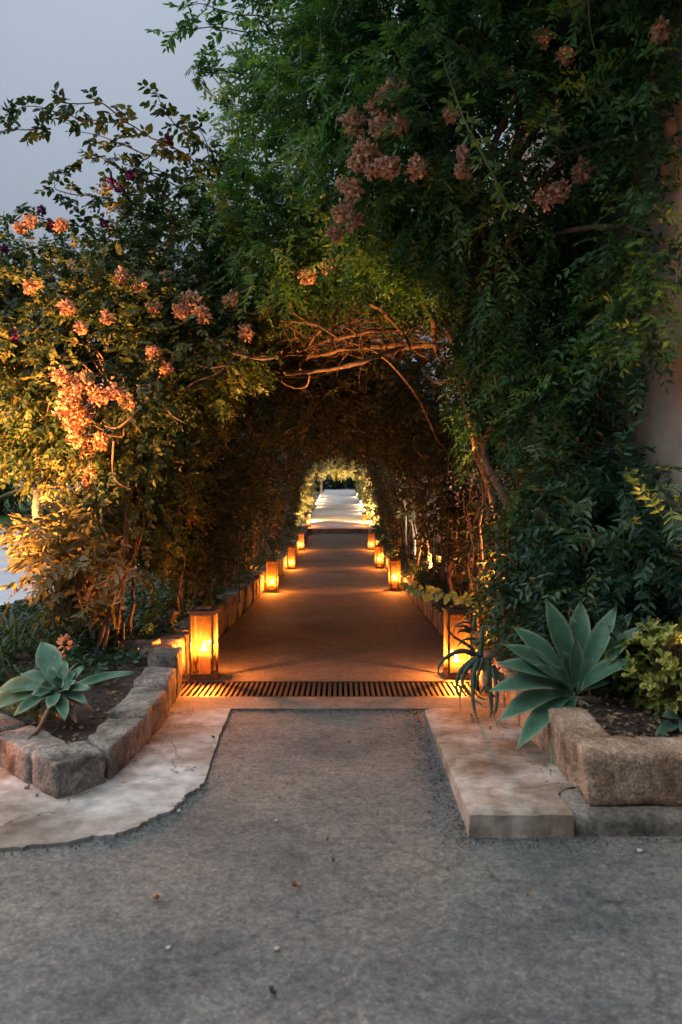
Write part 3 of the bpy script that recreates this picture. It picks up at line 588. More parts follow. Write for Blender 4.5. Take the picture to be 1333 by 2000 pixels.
keep(tr.build('trunk', M['bark'], cv, True), cv)
br = MB()
for e in CAN: limb(br, (1.1, 7.0, 3.2), e[0], .03, .012)
for i in rng.choice(len(cps), 170, replace=False):
    p = Vector(cps[i]); e = min(CAN, key=lambda e: (Vector(e[0])-p).length); q = Vector(e[0]).lerp(p, 1.02)
    if bool(clear_of(np.array(q))[()] if hasattr(clear_of(np.array(q)), '__getitem__') else clear_of(np.array(q))): limb(br, Vector(e[0]).lerp(p, .2), q, .009, .003, .15, 5, 4)
keep(br.build('twigs', M['dark_bark'], cv, True), cv)
def crop4(pts): return [(480+x/2.666, 470+y/2.666) for x, y in pts]
BR = [([(440,255),(520,265),(620,305),(700,355),(770,425),(830,500),(860,560)], .021, 7.4), ([(270,570),(400,530),(520,500),(650,470),(800,465),(960,480)], .02, 7.6),
      ([(200,695),(340,685),(460,665),(600,630),(740,585),(840,555),(960,540),(1040,560)], .022, 7.3), ([(280,670),(310,610),(420,590),(510,570),(640,560)], .02, 7.9),
      ([(880,230),(930,330),(970,410),(980,500),(990,580),(1010,610)], .024, 7.3), ([(1075,650),(1130,700),(1180,760),(1230,840),(1270,900),(1300,1000)], .022, 6.9),
      ([(930,680),(970,725),(1060,740),(1160,750)], .012, 7.0), ([(500,290),(470,360),(455,470),(450,560)], .012, 7.5), ([(510,340),(550,430),(530,540)], .011, 7.5),
      ([(190,420),(290,420),(370,450)], .011, 7.2), ([(260,150),(230,330),(290,400),(400,450),(480,500)], .012, 7.1), ([(390,470),(330,550)], .012, 7.3),
      ([(780,360),(820,410),(855,470)], .014, 7.5), ([(340,700),(320,760),(260,770),(190,735)], .009, 7.2), ([(620,550),(800,545),(1040,548)], .03, 7.7),
      ([(880,560),(930,600),(960,620)], .012, 7.3), ([(520,245),(620,205)], .01, 7.3), ([(850,230),(1000,380),(1080,520)], .013, 7.5), ([(1000,330),(1180,420),(1330,560)], .014, 7.2),
      ([(1010,610),(1100,700),(1150,900),(1200,1150)], .018, 7.0), ([(300,350),(420,330),(620,345)], .01, 7.7), ([(0,610),(80,600),(150,612)], .009, 7.0), ([(-60,300),(60,330),(160,400),(230,520)], .012, 7.4)]
for pts, r_, d_ in BR:
    n_ = len(pts); P = [at(x, y_, d_ + .25*math.sin(i*1.3+x*.01)) for i, (x, y_) in enumerate(crop4(pts))]
    q = smooth_path(P, 5); q = [p + Vector((mnoise.noise(p*6), mnoise.noise(p*6+Vector((9, 0, 0))), mnoise.noise(p*6+Vector((0, 9, 0)))))*.018 for p in q]
    o = MB().tube(q, [r_*(1.0-.35*abs(2*i/(len(q)-1)-1)**2)*(1+.35*mnoise.noise(p*9)+.2*mnoise.noise(p*25)) for i, p in enumerate(q)], 7).build('branch', M['vine_wood'], cv, True); keep(o, cv)
# tangle of thin dead twigs under the arch
tw = MB()
for i in range(420):
    p = Vector((random.uniform(-1.15, 1.15), random.uniform(7.3, 8.8), random.uniform(2.95, 3.5))); dv = Vector((random.gauss(0, 1), random.gauss(0, .6), random.gauss(0, .45))).normalized()*random.uniform(.2, .6)
    limb(tw, p, p+dv, random.uniform(.003, .008), .002, .2, 4, 4)
keep(tw.build('dead_twigs', M['vine_wood'], cv, True), cv)
# flower heads
def surf_d(px, py, ells, d0=3.2, d1=11):
    for d in np.arange(d0, d1, .05):
        p = np.array(at(px, py, d))
        if any(ell_norm(p, e) < 1.0 for e in ells): return d
    return None
def flower_head(parent, px, py, rpx, ells, mat, default=6.5, n_=70, pet=.045):
    d = surf_d(px, py, ells) or default; d -= .1; c = np.array(at(px, py, d)); r_ = .88*rpx/F*d
    dr = norm(rng.normal(0, 1, (n_, 3))); b_ = c + dr*(r_*rng.random((n_, 1))**.45)*rng.uniform(.65, 1.0, (n_, 1))
    l = rng.uniform(.7, 1.2, n_)*pet; V, T, ti = leaves(b_, dr + rng.normal(0, .7, (n_, 3)), rng.normal(0, 1, (n_, 3)), l, l*.8, np.clip(rng.normal(.5, .25, n_), 0, 1), True, .3, .3)
    o = link(bpy.data.objects.new('flower_head', mesh_from('flower_head', V, T, ti, mat)), parent); keep(o, parent); return o
for px, py, rp in [(770,180,34),(735,205,24),(690,240,30),(745,245,30),(780,245,24),(715,295,30),(760,325,28),(700,315,24),(815,325,26),(730,330,22),(690,370,24),(672,415,28),(690,430,22),(655,455,18),
                   (1068,385,26),(1095,372,24),(1138,337,26),(905,335,16),(880,225,14),(1105,110,18),(1150,20,22),(1290,60,20),(1060,75,18),(1100,1098,15),(1122,1092,14),(1084,1112,13),(1128,1115,12),(905,300,14),(670,360,14)]:
    flower_head(cv, px, py, rp, CAN, M['dry_flower'], 5.6, int(60+rp*3), .036)
# bright young shoots standing out in front
def shoot(parent, pts, d_, mat, stem, r_=.008, n_=None, ll=.075, lw=.5, L=.12, K=5, tint=.5, nm='shoot', every=.06):
    P = smooth_path([at(x, y_, (d_ if not hasattr(d_, '__len__') else d_[i])) for i, (x, y_) in enumerate(pts)], 5)
    P = [p + Vector((mnoise.noise(p*5), mnoise.noise(p*5+Vector((7, 0, 0))), mnoise.noise(p*5+Vector((0, 7, 0)))))*.03 for p in P]
    s_ = MB().tube(P, [r_*(1-.7*i/(len(P)-1)) for i in range(len(P))], 5).build(nm, stem, parent, True); keep(s_, parent)
    o = []; a = []
    for i in range(len(P)-1):
        seg = P[i+1]-P[i]; m_ = max(1, int(seg.length/every))
        for k in range(m_):
            o.append(P[i]+seg*(k/m_)); a.append(seg.normalized()*.5+Vector((random.gauss(0, .6), random.gauss(0, .6), random.gauss(-.05, .6))))
    o = np.array(o); a = np.array(a); Ls = L*rng.uniform(.5, 1.3, len(o))
    V, T, ti = sprigs(o, a, Ls, K, ll, lw, np.clip(rng.normal(tint, .12, len(o)), 0, 1), True, rachis=True)
    f = link(bpy.data.objects.new('leaves', mesh_from('leaves', V, T, ti, mat)), s_); f['kind'] = 'stuff'; return s_
shoot(cv, [(1005,415),(980,370),(945,300),(915,250),(890,190),(870,120)], [5.15, 5.1, 5.0, 5.0, 5.1, 5.3], M['leaf_canopy'], M['green_stem'], .011, ll=.06, L=.09, K=3, tint=.85, every=.12)
shoot(cv, [(835,50),(880,85),(930,110),(955,160)], 5.1, M['leaf_canopy'], M['dark_bark'], .008, ll=.06, L=.1, tint=.4, every=.3)
shoot(cv, [(1145,0),(1160,90),(1190,180)], 4.9, M['leaf_canopy'], M['green_stem'], .008, ll=.07, L=.2, K=9, lw=.36, tint=.6, every=.14)
for pts, d_ in [([(560,40),(470,25),(400,10),(350,15)], 7.2), ([(540,70),(440,55),(380,60),(315,65)], 7.3), ([(520,150),(450,140),(390,150),(380,130)], 7.1), ([(520,200),(440,180),(400,120)], 7.2), ([(560,0),(500,-20),(430,-10)], 7.0)]:
    shoot(cv, pts, d_, M['leaf_canopy'], M['dark_bark'], .008, ll=.085, lw=.4, L=.2, K=7, tint=.3, every=.07)

# shrubs at the foot of the house wall
SH = [((1.72, 5.3, 1.05), (.42, .75, .55)), ((1.55, 5.6, .65), (.35, .8, .45)), ((1.95, 5.05, .9), (.35, .35, .6)), ((1.45, 6.2, .75), (.28, .6, .5)), ((1.72, 5.3, 1.4), (.3, .5, .35))]
sh = thing('wall_shrub', 'dark glossy shrub with pinkish flowers behind the large agave', 'shrub', (1.7, 5.4, .25))
o_, a__, t_, cps = clumps(SH, 330, 9, .1, .75, .42); ok = (o_[:, 0] < 2.07) & (o_[:, 0] > 1.18)
keep(foliage('foliage', M['leaf_shrub'], sh, o_[ok], a__[ok], t_[ok]+.04, .25, 11, .062, .38, hi=True, margin=.9, droop=.35), sh)
stm = MB()
for i in range(26):
    e = random.choice(SH); limb(stm, (1.6+random.uniform(-.2, .3), 5.4+random.uniform(-.4, .5), .25), Vector(e[0])+Vector((random.uniform(-.2, .1), random.uniform(-.4, .3), random.uniform(-.1, .4))), .013, .005, .12, 5, 5)
keep(stm.build('stems', M['bark'], sh, True), sh)
rs = thing('red_stemmed_shrub', 'sparse shrub with reddish lit stems against the house wall behind the front lantern', 'shrub', (1.5, 7.6, .22))
stm = MB()
for i in range(46):
    b_ = Vector((1.45+random.uniform(-.25, .4), 7.7+random.uniform(-.6, 1.2), .2)); limb(stm, b_, b_+Vector((random.uniform(-.15, .35), random.uniform(-.3, .3), random.uniform(.9, 2.2))), random.uniform(.006, .016), .004, .1, 5, 5)
keep(stm.build('stems', M['bark'], rs, True), rs)
o_, a__, t_, cps = clumps([((1.65, 7.6, 1.1), (.35, .9, .9))], 70, 8, .1, .9); keep(foliage('foliage', M['leaf_tunnel'], rs, o_, a__, t_, .15, 7, .055, .5, hi=True, margin=.98), rs)

# ------------------------------------------------------------------ bougainvillea (open side)
BG = [((-2.2, 7.6, 2.65), (1.1, 1.15, 1.1)), ((-1.35, 7.7, 2.95), (.75, .9, .7)), ((-1.65, 8.1, 3.75), (.95, 1.0, .75)), ((-2.75, 8.0, 3.35), (.9, .9, .75)), ((-3.5, 7.6, 2.85), (.9, 1.0, .85)),
      ((-1.75, 7.9, 1.6), (.42, .85, .65)), ((-2.05, 7.6, 1.35), (.4, .6, .4)), ((-.65, 8.0, 3.35), (.6, .7, .4)), ((-3.6, 8.2, 3.2), (.8, .8, .7)), ((-1.75, 9.2, 1.5), (.35, .8, .9))]
bg = thing('bougainvillea', 'sprawling bougainvillea lit gold with dry orange bracts over the low stone wall', 'vine', (-1.85, 6.5, .25))
o_, a__, t_, cps = clumps(BG, 2100, 9, .11, .5, .28)
keep(foliage('foliage', M['leaf_boug'], bg, o_, a__, t_+.05, .17, 8, .05, .58, hi=False, margin=1.03, droop=.2), bg)
# loose sprays hanging low on the open side
o_, a__, t_, cps2 = clumps([((-2.15, 6.6, 1.0), (.4, .4, .32)), ((-2.3, 6.9, 1.2), (.4, .4, .2))], 75, 5, .1, .9); a__[:, 0] -= .7; a__[:, 2] *= .4
keep(foliage('sprays', M['leaf_gold'], bg, o_, a__, t_+.1, .26, 9, .085, .4, hi=True, droop=.25), bg)
tr = MB()
for (px, py, d_, tx, ty, td) in [(185,1305,6.35,235,1150,6.7), (200,1310,6.3,250,1100,6.9), (225,1290,6.6,265,1060,7.1), (150,1270,6.9,165,1150,6.9), (190,1260,6.9,178,1140,6.9), (255,1290,6.7,262,1150,7.0)]:
    p0 = at(px, py, d_); p0.z = bed_left(p0.x, p0.y)-.03; p1 = at(tx, ty, td); q = limb(tr, p0, p1, .017, .014, .05, 5, 7); limb(tr, p1, p1+Vector((random.uniform(-.3, .3), .5, 1.2)), .014, .008, .12, 6, 6)
keep(tr.build('trunk', M['dark_bark'], bg, True), bg)
br = MB()
for i in rng.choice(len(cps), 190, replace=False):
    p = Vector(cps[i]); e = min(BG, key=lambda e: (Vector(e[0])-p).length)
    if clear_of(np.array([cps[i]]))[0]: limb(br, Vector(e[0]).lerp(p, .1), Vector(e[0]).lerp(p, 1.08), .01, .003, .18, 5, 4)
keep(br.build('twigs', M['bark'], bg, True), bg)
def c7(pts): return [(x*.42, 550+y*.42) for x, y in pts]
for pts, r_, d_ in [([(470,660),(540,680),(600,640),(650,590)], .011, 6.5), ([(720,540),(735,460),(770,400),(850,340)], .012, 6.8), ([(530,740),(525,860),(545,930),(610,965)], .011, 6.5), ([(760,560),(800,620),(865,660)], .01, 6.7),
                    ([(760,480),(840,520),(900,470),(1020,420),(1090,340)], .011, 6.9), ([(850,350),(960,400),(1050,390)], .01, 6.8), ([(860,380),(950,320),(1000,420)], .009, 6.9), ([(1080,330),(1200,360),(1280,355)], .011, 6.8), ([(490,710),(570,720),(575,690)], .01, 6.5), ([(370,560),(420,650),(480,690)], .01, 6.5)]:
    q = smooth_path([at(x, y_, d_+.1*math.sin(i*2)) for i, (x, y_) in enumerate(c7(pts))], 5); keep(MB().tube(q, [r_*(1-.4*i/len(q)) for i in range(len(q))], 6).build('branch', M['bark'], bg, True), bg)
for px, py, rp in [(375,590,30),(355,605,20),(395,615,20),(120,735,24),(140,770,30),(165,745,24),(130,800,30),(160,815,28),(150,850,28),(165,880,24),(195,860,20),(175,915,24),(175,940,18),(195,775,24),(225,765,20),(250,785,18),(140,820,26),(300,690,18),(325,720,16),(240,540,20),(275,560,16),(330,540,14),
                   (130,600,18),(160,640,14),(60,560,16),(210,620,14),(60,430,14),(120,440,14),(40,445,12),(300,600,14),(450,585,16),(480,650,18),(540,575,18),(510,610,16),(600,540,20),(640,520,16)]:
    flower_head(bg, px, py, rp, BG, M['dry_flower'], 6.9, int(60+rp*3), .036)
for px, py, rp in [(255,340,10),(235,370,9),(330,272,9),(205,440,8),(80,410,9),(100,438,8),(30,655,8),(8,485,8),(218,355,8)]: flower_head(bg, px, py, rp, BG, M['magenta'], 7.3, 34, .04)
for pts, d_ in [([(490,350),(420,330),(330,285),(250,245),(170,235),(95,215),(40,205),(5,240)], 7.2), ([(250,245),(200,200),(130,200),(100,185)], 7.2), ([(480,320),(420,295),(360,255),(325,225),(300,180)], 7.3), ([(440,365),(330,345),(240,330),(180,300),(120,335)], 7.4),
                ([(420,400),(330,360),(270,330),(230,300)], 7.5), ([(330,430),(250,400),(170,385),(110,370),(105,355)], 7.4), ([(240,480),(150,440),(80,430),(30,415)], 7.3), ([(160,520),(90,480),(20,490)], 7.3), ([(470,400),(420,330),(400,270),(370,230)], 7.6), ([(100,250),(60,250),(10,255)], 7.2), ([(330,290),(280,300),(210,270),(150,255)], 7.3)]:
    shoot(bg, pts, d_, M['leaf_boug'], M['dark_bark'], .009, ll=.075, lw=.6, L=.13, K=5, tint=.15, every=.042)

# ------------------------------------------------------------------ vines along the tunnel, one for each stretch and side
def tunnel_vine(side, y0, y1, label, n_, mat=M['leaf_tunnel']):
    ym = (y0+y1)/2; cx = XC+side*1.7; t = thing('tunnel_vine', label, 'vine', (cx, ym, g(ym)), 0, 'vines trained over the path')
    th = rng.uniform(0, math.pi*.55, n_)                   # angle from the side up and just past the crown
    y_ = rng.uniform(y0, y1, n_); s = (1.05+.36*rng.random(n_)**1.5)*widen(y_)
    s = s*(1+.05*np.sin(y_*2.3+side)*np.sin(th*5+y_)); pr = (rng.random(n_) < .22) & (th > .5); s = np.where(pr, s*np.where(y_ < 17, rng.uniform(.8, .95, n_), rng.uniform(.93, 1.0, n_)), s)
    x = XC + side*AW*s*np.sign(np.cos(th))*np.abs(np.cos(th))**(2/AN); z = np.interp(y_, GY, GZ) + AH*s*np.abs(np.sin(th))**(2/AN)
    o = np.stack([x, y_, z], 1); o[:, 0] += .05*np.sin(y_*2.1)
    inw = norm(np.stack([-(x-XC)/AW**2, np.zeros(n_), -(z-np.interp(y_, GY, GZ))/AH**2], 1))
    a = inw*.12 + rng.normal(0, .6, (n_, 3)); a[:, 2] -= .2
    lump = .5*np.sin(y_*1.7+th*3)+.5*np.sin(th*7+y_*.9)
    ok = rng.random(n_) < .78+.22*lump
    if side > 0: ok &= ~((y_ > 13.2) & (y_ < 17.5) & (z < 2.35) & (rng.random(n_) < .85)) & ~((y_ > 8.8) & (y_ < 13.2) & (z < 2.15) & (rng.random(n_) < .88))
    else: ok &= ~((z - np.interp(y_, GY, GZ) < .75) & (rng.random(n_) < .6))
    sz = 1 + max(0, ym-10)*.02
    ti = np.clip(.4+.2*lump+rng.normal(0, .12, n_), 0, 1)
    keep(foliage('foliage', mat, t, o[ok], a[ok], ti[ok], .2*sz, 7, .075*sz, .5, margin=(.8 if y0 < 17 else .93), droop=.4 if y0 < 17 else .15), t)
    sm_ = MB()
    for k in range(int((y1-y0)*(2.2 if side > 0 and y0 < 19 else 6))):
        yb = random.uniform(y0, y1); s0 = random.uniform(1.02, 1.2)*float(widen(yb)); p = []; t1 = random.uniform(.7, 1.75)
        for i in range(9):
            tt = t1*i/8; yy_ = yb+.5*math.sin(i*.5+k)+random.gauss(0, .06); ss = s0+random.gauss(0, .025)
            p.append((XC+side*AW*ss*math.copysign(abs(math.cos(tt))**(2/AN), math.cos(tt)), yy_, g(yy_)+AH*ss*abs(math.sin(tt))**(2/AN)))
        r_ = random.uniform(.008, .026); q = smooth_path(p, 2); sm_.tube(q, [r_*(1-.6*i/len(q)) for i in range(len(q))], 5)
    keep(sm_.build('stems', M['bark'], t, True), t); return t
W, H_ = 'stone wall side', 'house side'
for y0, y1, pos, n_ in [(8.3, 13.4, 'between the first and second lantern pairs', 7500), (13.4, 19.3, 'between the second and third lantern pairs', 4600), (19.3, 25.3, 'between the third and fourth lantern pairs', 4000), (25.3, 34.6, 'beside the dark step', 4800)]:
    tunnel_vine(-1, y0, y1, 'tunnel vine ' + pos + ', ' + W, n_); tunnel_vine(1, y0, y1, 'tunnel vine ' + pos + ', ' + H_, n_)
# bare pale stems in white light near the window
ps = thing('bare_vine', 'bare pale vine stems with a few bright green leaves near the barred window', 'vine', (1.4, 17, .2))
sm_ = MB()
def c5(pts): return [(760+x/6.06, 850+y/6.06) for x, y in pts]
for pts in [[(370,1340),(330,1150),(300,1000),(305,800),(290,560),(300,380)], [(320,1000),(380,920),(460,880),(560,865),(650,860)], [(390,900),(405,750),(395,560),(400,400)], [(490,1080),(400,990),(370,950)], [(500,860),(440,720),(390,640)], [(330,800),(430,920),(530,940)], [(310,870),(430,870),(600,860)], [(160,630),(260,650),(270,520),(320,500),(460,480)]]:
    q = smooth_path([at(x, y_, 16.6+.1*i) for i, (x, y_) in enumerate(c5(pts))], 4); sm_.tube(q, .02, 5)
keep(sm_.build('stems', M['bark'], ps, True), ps)
o_ = np.array([at(*c5([p])[0], 16.5) for p in [(500,400),(540,440),(560,520),(520,560),(340,660),(300,720),(280,760),(230,740),(480,730),(200,900),(560,380),(620,600),(700,590),(390,780)] for _ in range(5)]) + rng.normal(0, .1, (70, 3))
keep(foliage('leaves', M['leaf_gold'], ps, o_, rng.normal(0, 1, (70, 3)), rng.random(70)*.6, .2, 7, .1, .55, hi=True, clear=False), ps)

# ------------------------------------------------------------------ agaves
def blade(c, tip, up, wmax, n_=12, sag=.0, m_=6, cup=.25, prof=None, tw=0):
    """fleshy leaf from c to tip; returns V, T, tint"""
    c = np.array(c); tip = np.array(tip); ax = tip-c; L = np.linalg.norm(ax); ax /= L; up = np.array(up, float); up -= ax*np.dot(up, ax); up /= np.linalg.norm(up); s = np.cross(ax, up)
    V = []; ti = []
    for i in range(n_+1):
        t = i/n_; w = wmax*np.interp(t, [0, .12, .35, .56, .78, .92, 1], prof or [.4, .43, .75, 1, .74, .3, .01])
        ctr = c + ax*L*t + up*L*sag*(4*t*(1-t)) ; 
        for j in range(m_+1):
            v = 2*j/m_-1; V.append(ctr + s*w*.5*v + up*(cup*w*.5*(abs(v)**1.6)) + up*.006*math.sin(t*9+v*2)); ti.append(np.clip(.25+.5*abs(v)**3+.35*t**3+(.35 if t < .12 else 0), 0, 1))
    T = []
    for i in range(n_):
        for j in range(m_):
            a = i*(m_+1)+j; T += [(a, a+1, a+m_+2), (a, a+m_+2, a+m_+1)]
    V = np.array(V); k = len(V); th = np.array([max(.003, .016*(1-i/n_)) for i in range(n_+1) for j in range(m_+1)])[:, None]
    edgef = np.array([1-abs(2*j/m_-1)**3 for i in range(n_+1) for j in range(m_+1)])[:, None]
    V2 = V - up*th*edgef; T2 = [(a+k, c_+k, b_+k) for a, b_, c_ in T]
    return np.concatenate([V, V2]), np.array(T+T2), np.array(ti+ti)
def blade_part(parent, *args, mat, name='leaf', **kw):
    V, T, ti = blade(*args, **kw); o = link(bpy.data.objects.new(name, mesh_from(name, V, T, ti, mat)), parent); keep(o, parent); return o
ag = thing('agave', 'large blue green agave rosette leaning over the sandstone planter block', 'agave', (1.33, 4.6, .3))
cc = at(1125, 1352, 4.5)
view = Vector((-.18, -.75, .5))
for px, py, dd, w, sg in [(1066,1168,.05,.135,.05),(1135,1172,.12,.14,.02),(1205,1184,.02,.125,.03),(1236,1196,.08,.12,.03),(1256,1222,-.05,.12,.05),(1244,1292,-.14,.125,.1),(1000,1222,.1,.13,.06),(982,1258,-.02,.13,.06),(966,1296,-.1,.12,.08),(952,1352,-.15,.125,.1),(972,1410,-.18,.13,.1),(1008,1466,-.28,.115,.1),(1078,1498,-.32,.105,.1),
                          (1042,1425,-.2,.1,.1),(1040,1298,-.22,.1,.02),(1125,1245,-.1,.085,.0),(1100,1270,-.05,.09,.0),(1165,1260,.05,.1,.02),(1190,1330,.2,.11,.05),(1080,1300,.0,.08,.0)]:
    tip = at(px, py, 4.5+dd); dirv = (tip-cc).normalized(); b0 = cc + dirv*.03
    up = Vector((0, -.2, 1))*(.6) + view*.7 - dirv*.2
    blade_part(ag, b0, tip, up, w, mat=M['agave'], sag=sg*1.3, cup=.3)
keep(MB().tube([(1.38, 4.72, .25), (1.36, 4.65, .34), tuple(cc)], [.055, .05, .045], 8).build('stem', M['bark'], ag, True), ag)
keep(MB().lathe([(.012, -.02), (.034, .0), (.028, .06), (.012, .13), (.002, .18)], 10).build('bud', M['agave'], ag, True), ag); 
bud = ag.children[-1]; bud.matrix_parent_inverse = Matrix(); bud.location = (cc.x-1.33, cc.y-4.6-.03, cc.z-.3); bud.rotation_euler = (.3, -.1, 0)
al = thing('agave', 'small pale agave in the bed corner behind the angled stone wall', 'agave', (-1.66, 4.75, .15))
cl = at(118, 1350, 4.7)
for px, py, dd, w, sg in [(82,1252,.25,.16,.0),(268,1313,.1,.075,.04),(-40,1392,-.12,.12,.08),(-10,1352,.0,.13,.1),(40,1315,.1,.1,.05),(128,1288,.15,.07,.02),(165,1300,.15,.07,.03),(178,1345,-.1,.075,.03),(172,1375,-.15,.07,.06),(128,1408,-.22,.075,.05),(95,1385,-.2,.08,.06),(150,1330,-.05,.06,.0),(110,1318,-.02,.06,.0),(75,1335,-.1,.07,.02),
                          (148,1310,.1,.05,0),(60,1358,-.12,.07,.05),(25,1400,-.2,.08,.08),(135,1345,-.12,.06,0),(95,1300,.1,.06,.0)]:
    tip = at(px, py, 4.7+dd); dirv = (tip-cl).normalized(); blade_part(al, cl+dirv*.02, tip, Vector((0, -.3, 1))*.6+Vector((.05, -.75, .5))*.6-dirv*.2, w, mat=M['agave'], sag=sg*1.3, cup=.3)
keep(MB().tube([(-1.64, 4.75, .1), (-1.65, 4.72, .2), tuple(cl)], [.045, .04, .035], 8).build('stem', M['bark'], al, True), al)
keep(MB().tube(smooth_path([at(95, 1385, 4.55), at(75, 1425, 4.4), at(55, 1445, 4.32), at(48, 1480, 4.18), at(48, 1522, 4.13)], 3), .011, 6).build('aerial_root', M['bark'], al, True), al)

M['dry_leaf'] = agave_mat('dry_agave_leaf', (.2, .13, .07), (.3, .2, .11), (.4, .29, .17))
for px, py, dd in [(1085, 1425, -.12), (1160, 1420, -.1), (1060, 1400, .0), (1190, 1395, .05)]: tag(blade_part(ag, cc+Vector((0, 0, -.03)), at(px, py, 4.5+dd), (0, -.5, 1), .06, mat=M['dry_leaf'], sag=.12, cup=.5), 'dry brown lower leaf')
for px, py, dd in [(150, 1412, -.12), (75, 1412, -.1), (185, 1392, .0)]: tag(blade_part(al, cl+Vector((0, 0, -.03)), at(px, py, 4.7+dd), (0, -.5, 1), .05, mat=M['dry_leaf'], sag=.12, cup=.5), 'dry brown lower leaf')
# aloe with thin curling leaves in front of the house-side lantern
ae = thing('aloe', 'aloe with thin dark curling leaves hanging over the drain end in front of a lantern', 'aloe', (1.2, 5.7, .2))
def c2(pts): return [(800+x*.15, 1150+y*.15) for x, y in pts]
def ribbon(parent, pts, d0, d1, w, mat):
    P = smooth_path([at(x, y_, d0+(d1-d0)*i/(len(pts)-1)) for i, (x, y_) in enumerate(c2(pts))], 6); m = MB()
    m.tube(P, [max(.0015, w*.72*(1-(i/(len(P)-1))**1.5)) for i in range(len(P))], 6); o = m.build('leaf', mat, parent, True)
    a = o.data.attributes.new('tint', 'FLOAT', 'POINT'); a.data.foreach_set('value', np.linspace(.1, .8, len(o.data.vertices)).astype(np.float32)); keep(o, parent)
for pts, d0, d1, w in [([(860,860),(720,810),(600,830),(470,900),(390,1000),(380,1080),(410,1160)],5.6,5.5,.03), ([(840,800),(740,720),(620,650),(520,560),(490,480),(510,390)],5.7,5.6,.018), ([(780,540),(720,490),(590,490)],5.7,5.6,.026), ([(780,560),(700,540),(640,560),(620,610)],5.7,5.55,.02), ([(850,650),(720,660),(640,730),(620,790)],5.65,5.55,.014),
    ([(800,440),(680,440),(590,500),(570,620),(580,760)],5.7,5.6,.01), ([(880,900),(760,980),(660,1080),(620,1200),(620,1350),(660,1430)],5.55,5.4,.028), ([(890,900),(760,1030),(690,1160),(700,1260),(780,1390),(830,1440)],5.5,5.35,.026), ([(900,920),(840,1080),(830,1300),(830,1480),(870,1650),(910,1740)],5.5,5.25,.03), ([(920,880),(940,640),(960,420)],5.6,5.7,.034), ([(840,520),(850,380),(920,300)],5.7,5.8,.02),
    ([(1000,950),(1020,1200),(940,1330),(900,1400)],5.5,5.35,.02), ([(1030,900),(1050,1300),(1070,1550),(1060,1640),(1000,1740)],5.5,5.3,.026), ([(1080,1000),(1140,1350),(1130,1550),(1100,1640),(1100,1690)],5.45,5.25,.022), ([(860,1460),(930,1500),(970,1560)],5.3,5.25,.012), ([(1100,1000),(1180,1200),(1180,1450)],5.5,5.35,.018), ([(700,1200),(660,1400),(670,1620)],5.4,5.25,.012), ([(900,1400),(980,1440),(1060,1400)],5.35,5.3,.012), ([(960,900),(900,1100),(870,1280),(890,1400)],5.5,5.35,.02)]:
    ribbon(ae, pts, d0, d1, w, M['aloe'])
keep(MB().tube([(1.25, 5.7, .15), tuple(at(940, 1300, 5.65)), tuple(at(930, 1275, 5.6))], [.035, .03, .02], 7).build('stem', M['bark'], ae, True), ae)

# trailing leafy runner over the house-side kerb
tv = thing('trailing_vine', 'leafy green runner trailing across the kerb above the front house-side lantern', 'vine', (1.2, 7.4, .4))
q = smooth_path([at(960, 1172, 6.9), at(915, 1168, 7.1), at(870, 1160, 7.3), at(830, 1155, 7.4), at(795, 1142, 7.5)], 6)
keep(MB().tube(q, .004, 5).build('stem', M['green_stem'], tv, True), tv)
for i, p in enumerate(q):
    for s_ in ((-1, 1) if i % 2 else (1,)):
        dv = Vector((random.gauss(-.2, .3), -.25, -.7 if s_ > 0 else .35)) + Vector((random.gauss(0, .3), 0, random.gauss(0, .2))); ln = random.uniform(.07, .11)
        blade_part(tv, p, p+dv.normalized()*ln, (random.gauss(0, .3), -1, .5), ln*.62, mat=M['ivy'], n_=5, m_=4, cup=.15, prof=[.45, .85, 1, .72, .42, .18, .02])

# yellow green succulent shrub at the planter end
js = thing('succulent_shrub', 'bushy succulent shrub with yellow green leaf rosettes on the sandstone planter', 'shrub', (1.75, 4.4, .3))
lv = blade((0, 0, 0), (0, .055, .012), (0, 0, 1), .022, n_=5, m_=4, cup=.3, prof=[.25, .35, .7, 1, .95, .6, .1])
jm = [mesh_from('leaf', *lv, M['jade'])]
lv = blade((0, 0, 0), (0, .05, .02), (0, 0, 1), .024, n_=5, m_=4, cup=.2, prof=[.25, .4, .8, 1, .95, .6, .1]); jm.append(mesh_from('leaf', lv[0], lv[1], np.clip(lv[2]+.3, 0, 1), M['jade']))
lv = blade((0, 0, 0), (0, .05, .005), (0, 0, 1), .02, n_=5, m_=4, cup=.2, prof=[.25, .4, .8, 1, .95, .6, .1]); jm.append(mesh_from('leaf', lv[0], lv[1], np.clip(lv[2]-.25, 0, 1), M['jade']))
jst = MB(); cnt = 0; tries = 0
while cnt < 50 and tries < 4000:
    tries += 1
    dv = Vector((random.gauss(0, 1), random.gauss(-.7, .8), random.gauss(.25, .8))).normalized(); p = Vector((1.86, 4.36, .55)) + Vector((dv.x*.3, dv.y*.26, dv.z*.3))*random.uniform(.8, 1.05)
    if p.z < .36 or p.x > 2.07: continue
    cnt += 1; limb(jst, (1.86+random.gauss(0, .05), 4.4, .28), p, .01, .005, .1, 4, 5)
    q = (dv*.7+Vector((0, -.25, .6))).normalized().to_track_quat('Z', 'Y')
    for k in range(6):
        o = link(bpy.data.objects.new('leaf', random.choice(jm)), js); keep(o, js)
        o.location = p; o.rotation_mode = 'QUATERNION'; o.rotation_quaternion = q @ Matrix.Rotation(k*2.4+random.uniform(-.3, .3), 3, 'Z').to_quaternion() @ Matrix.Rotation(R(random.uniform(0, 42)), 3, 'X').to_quaternion()
        s_ = random.uniform(.8, 1.25); o.scale = (s_, s_, s_)
keep(jst.build('stems', M['bark'], js, True), js)
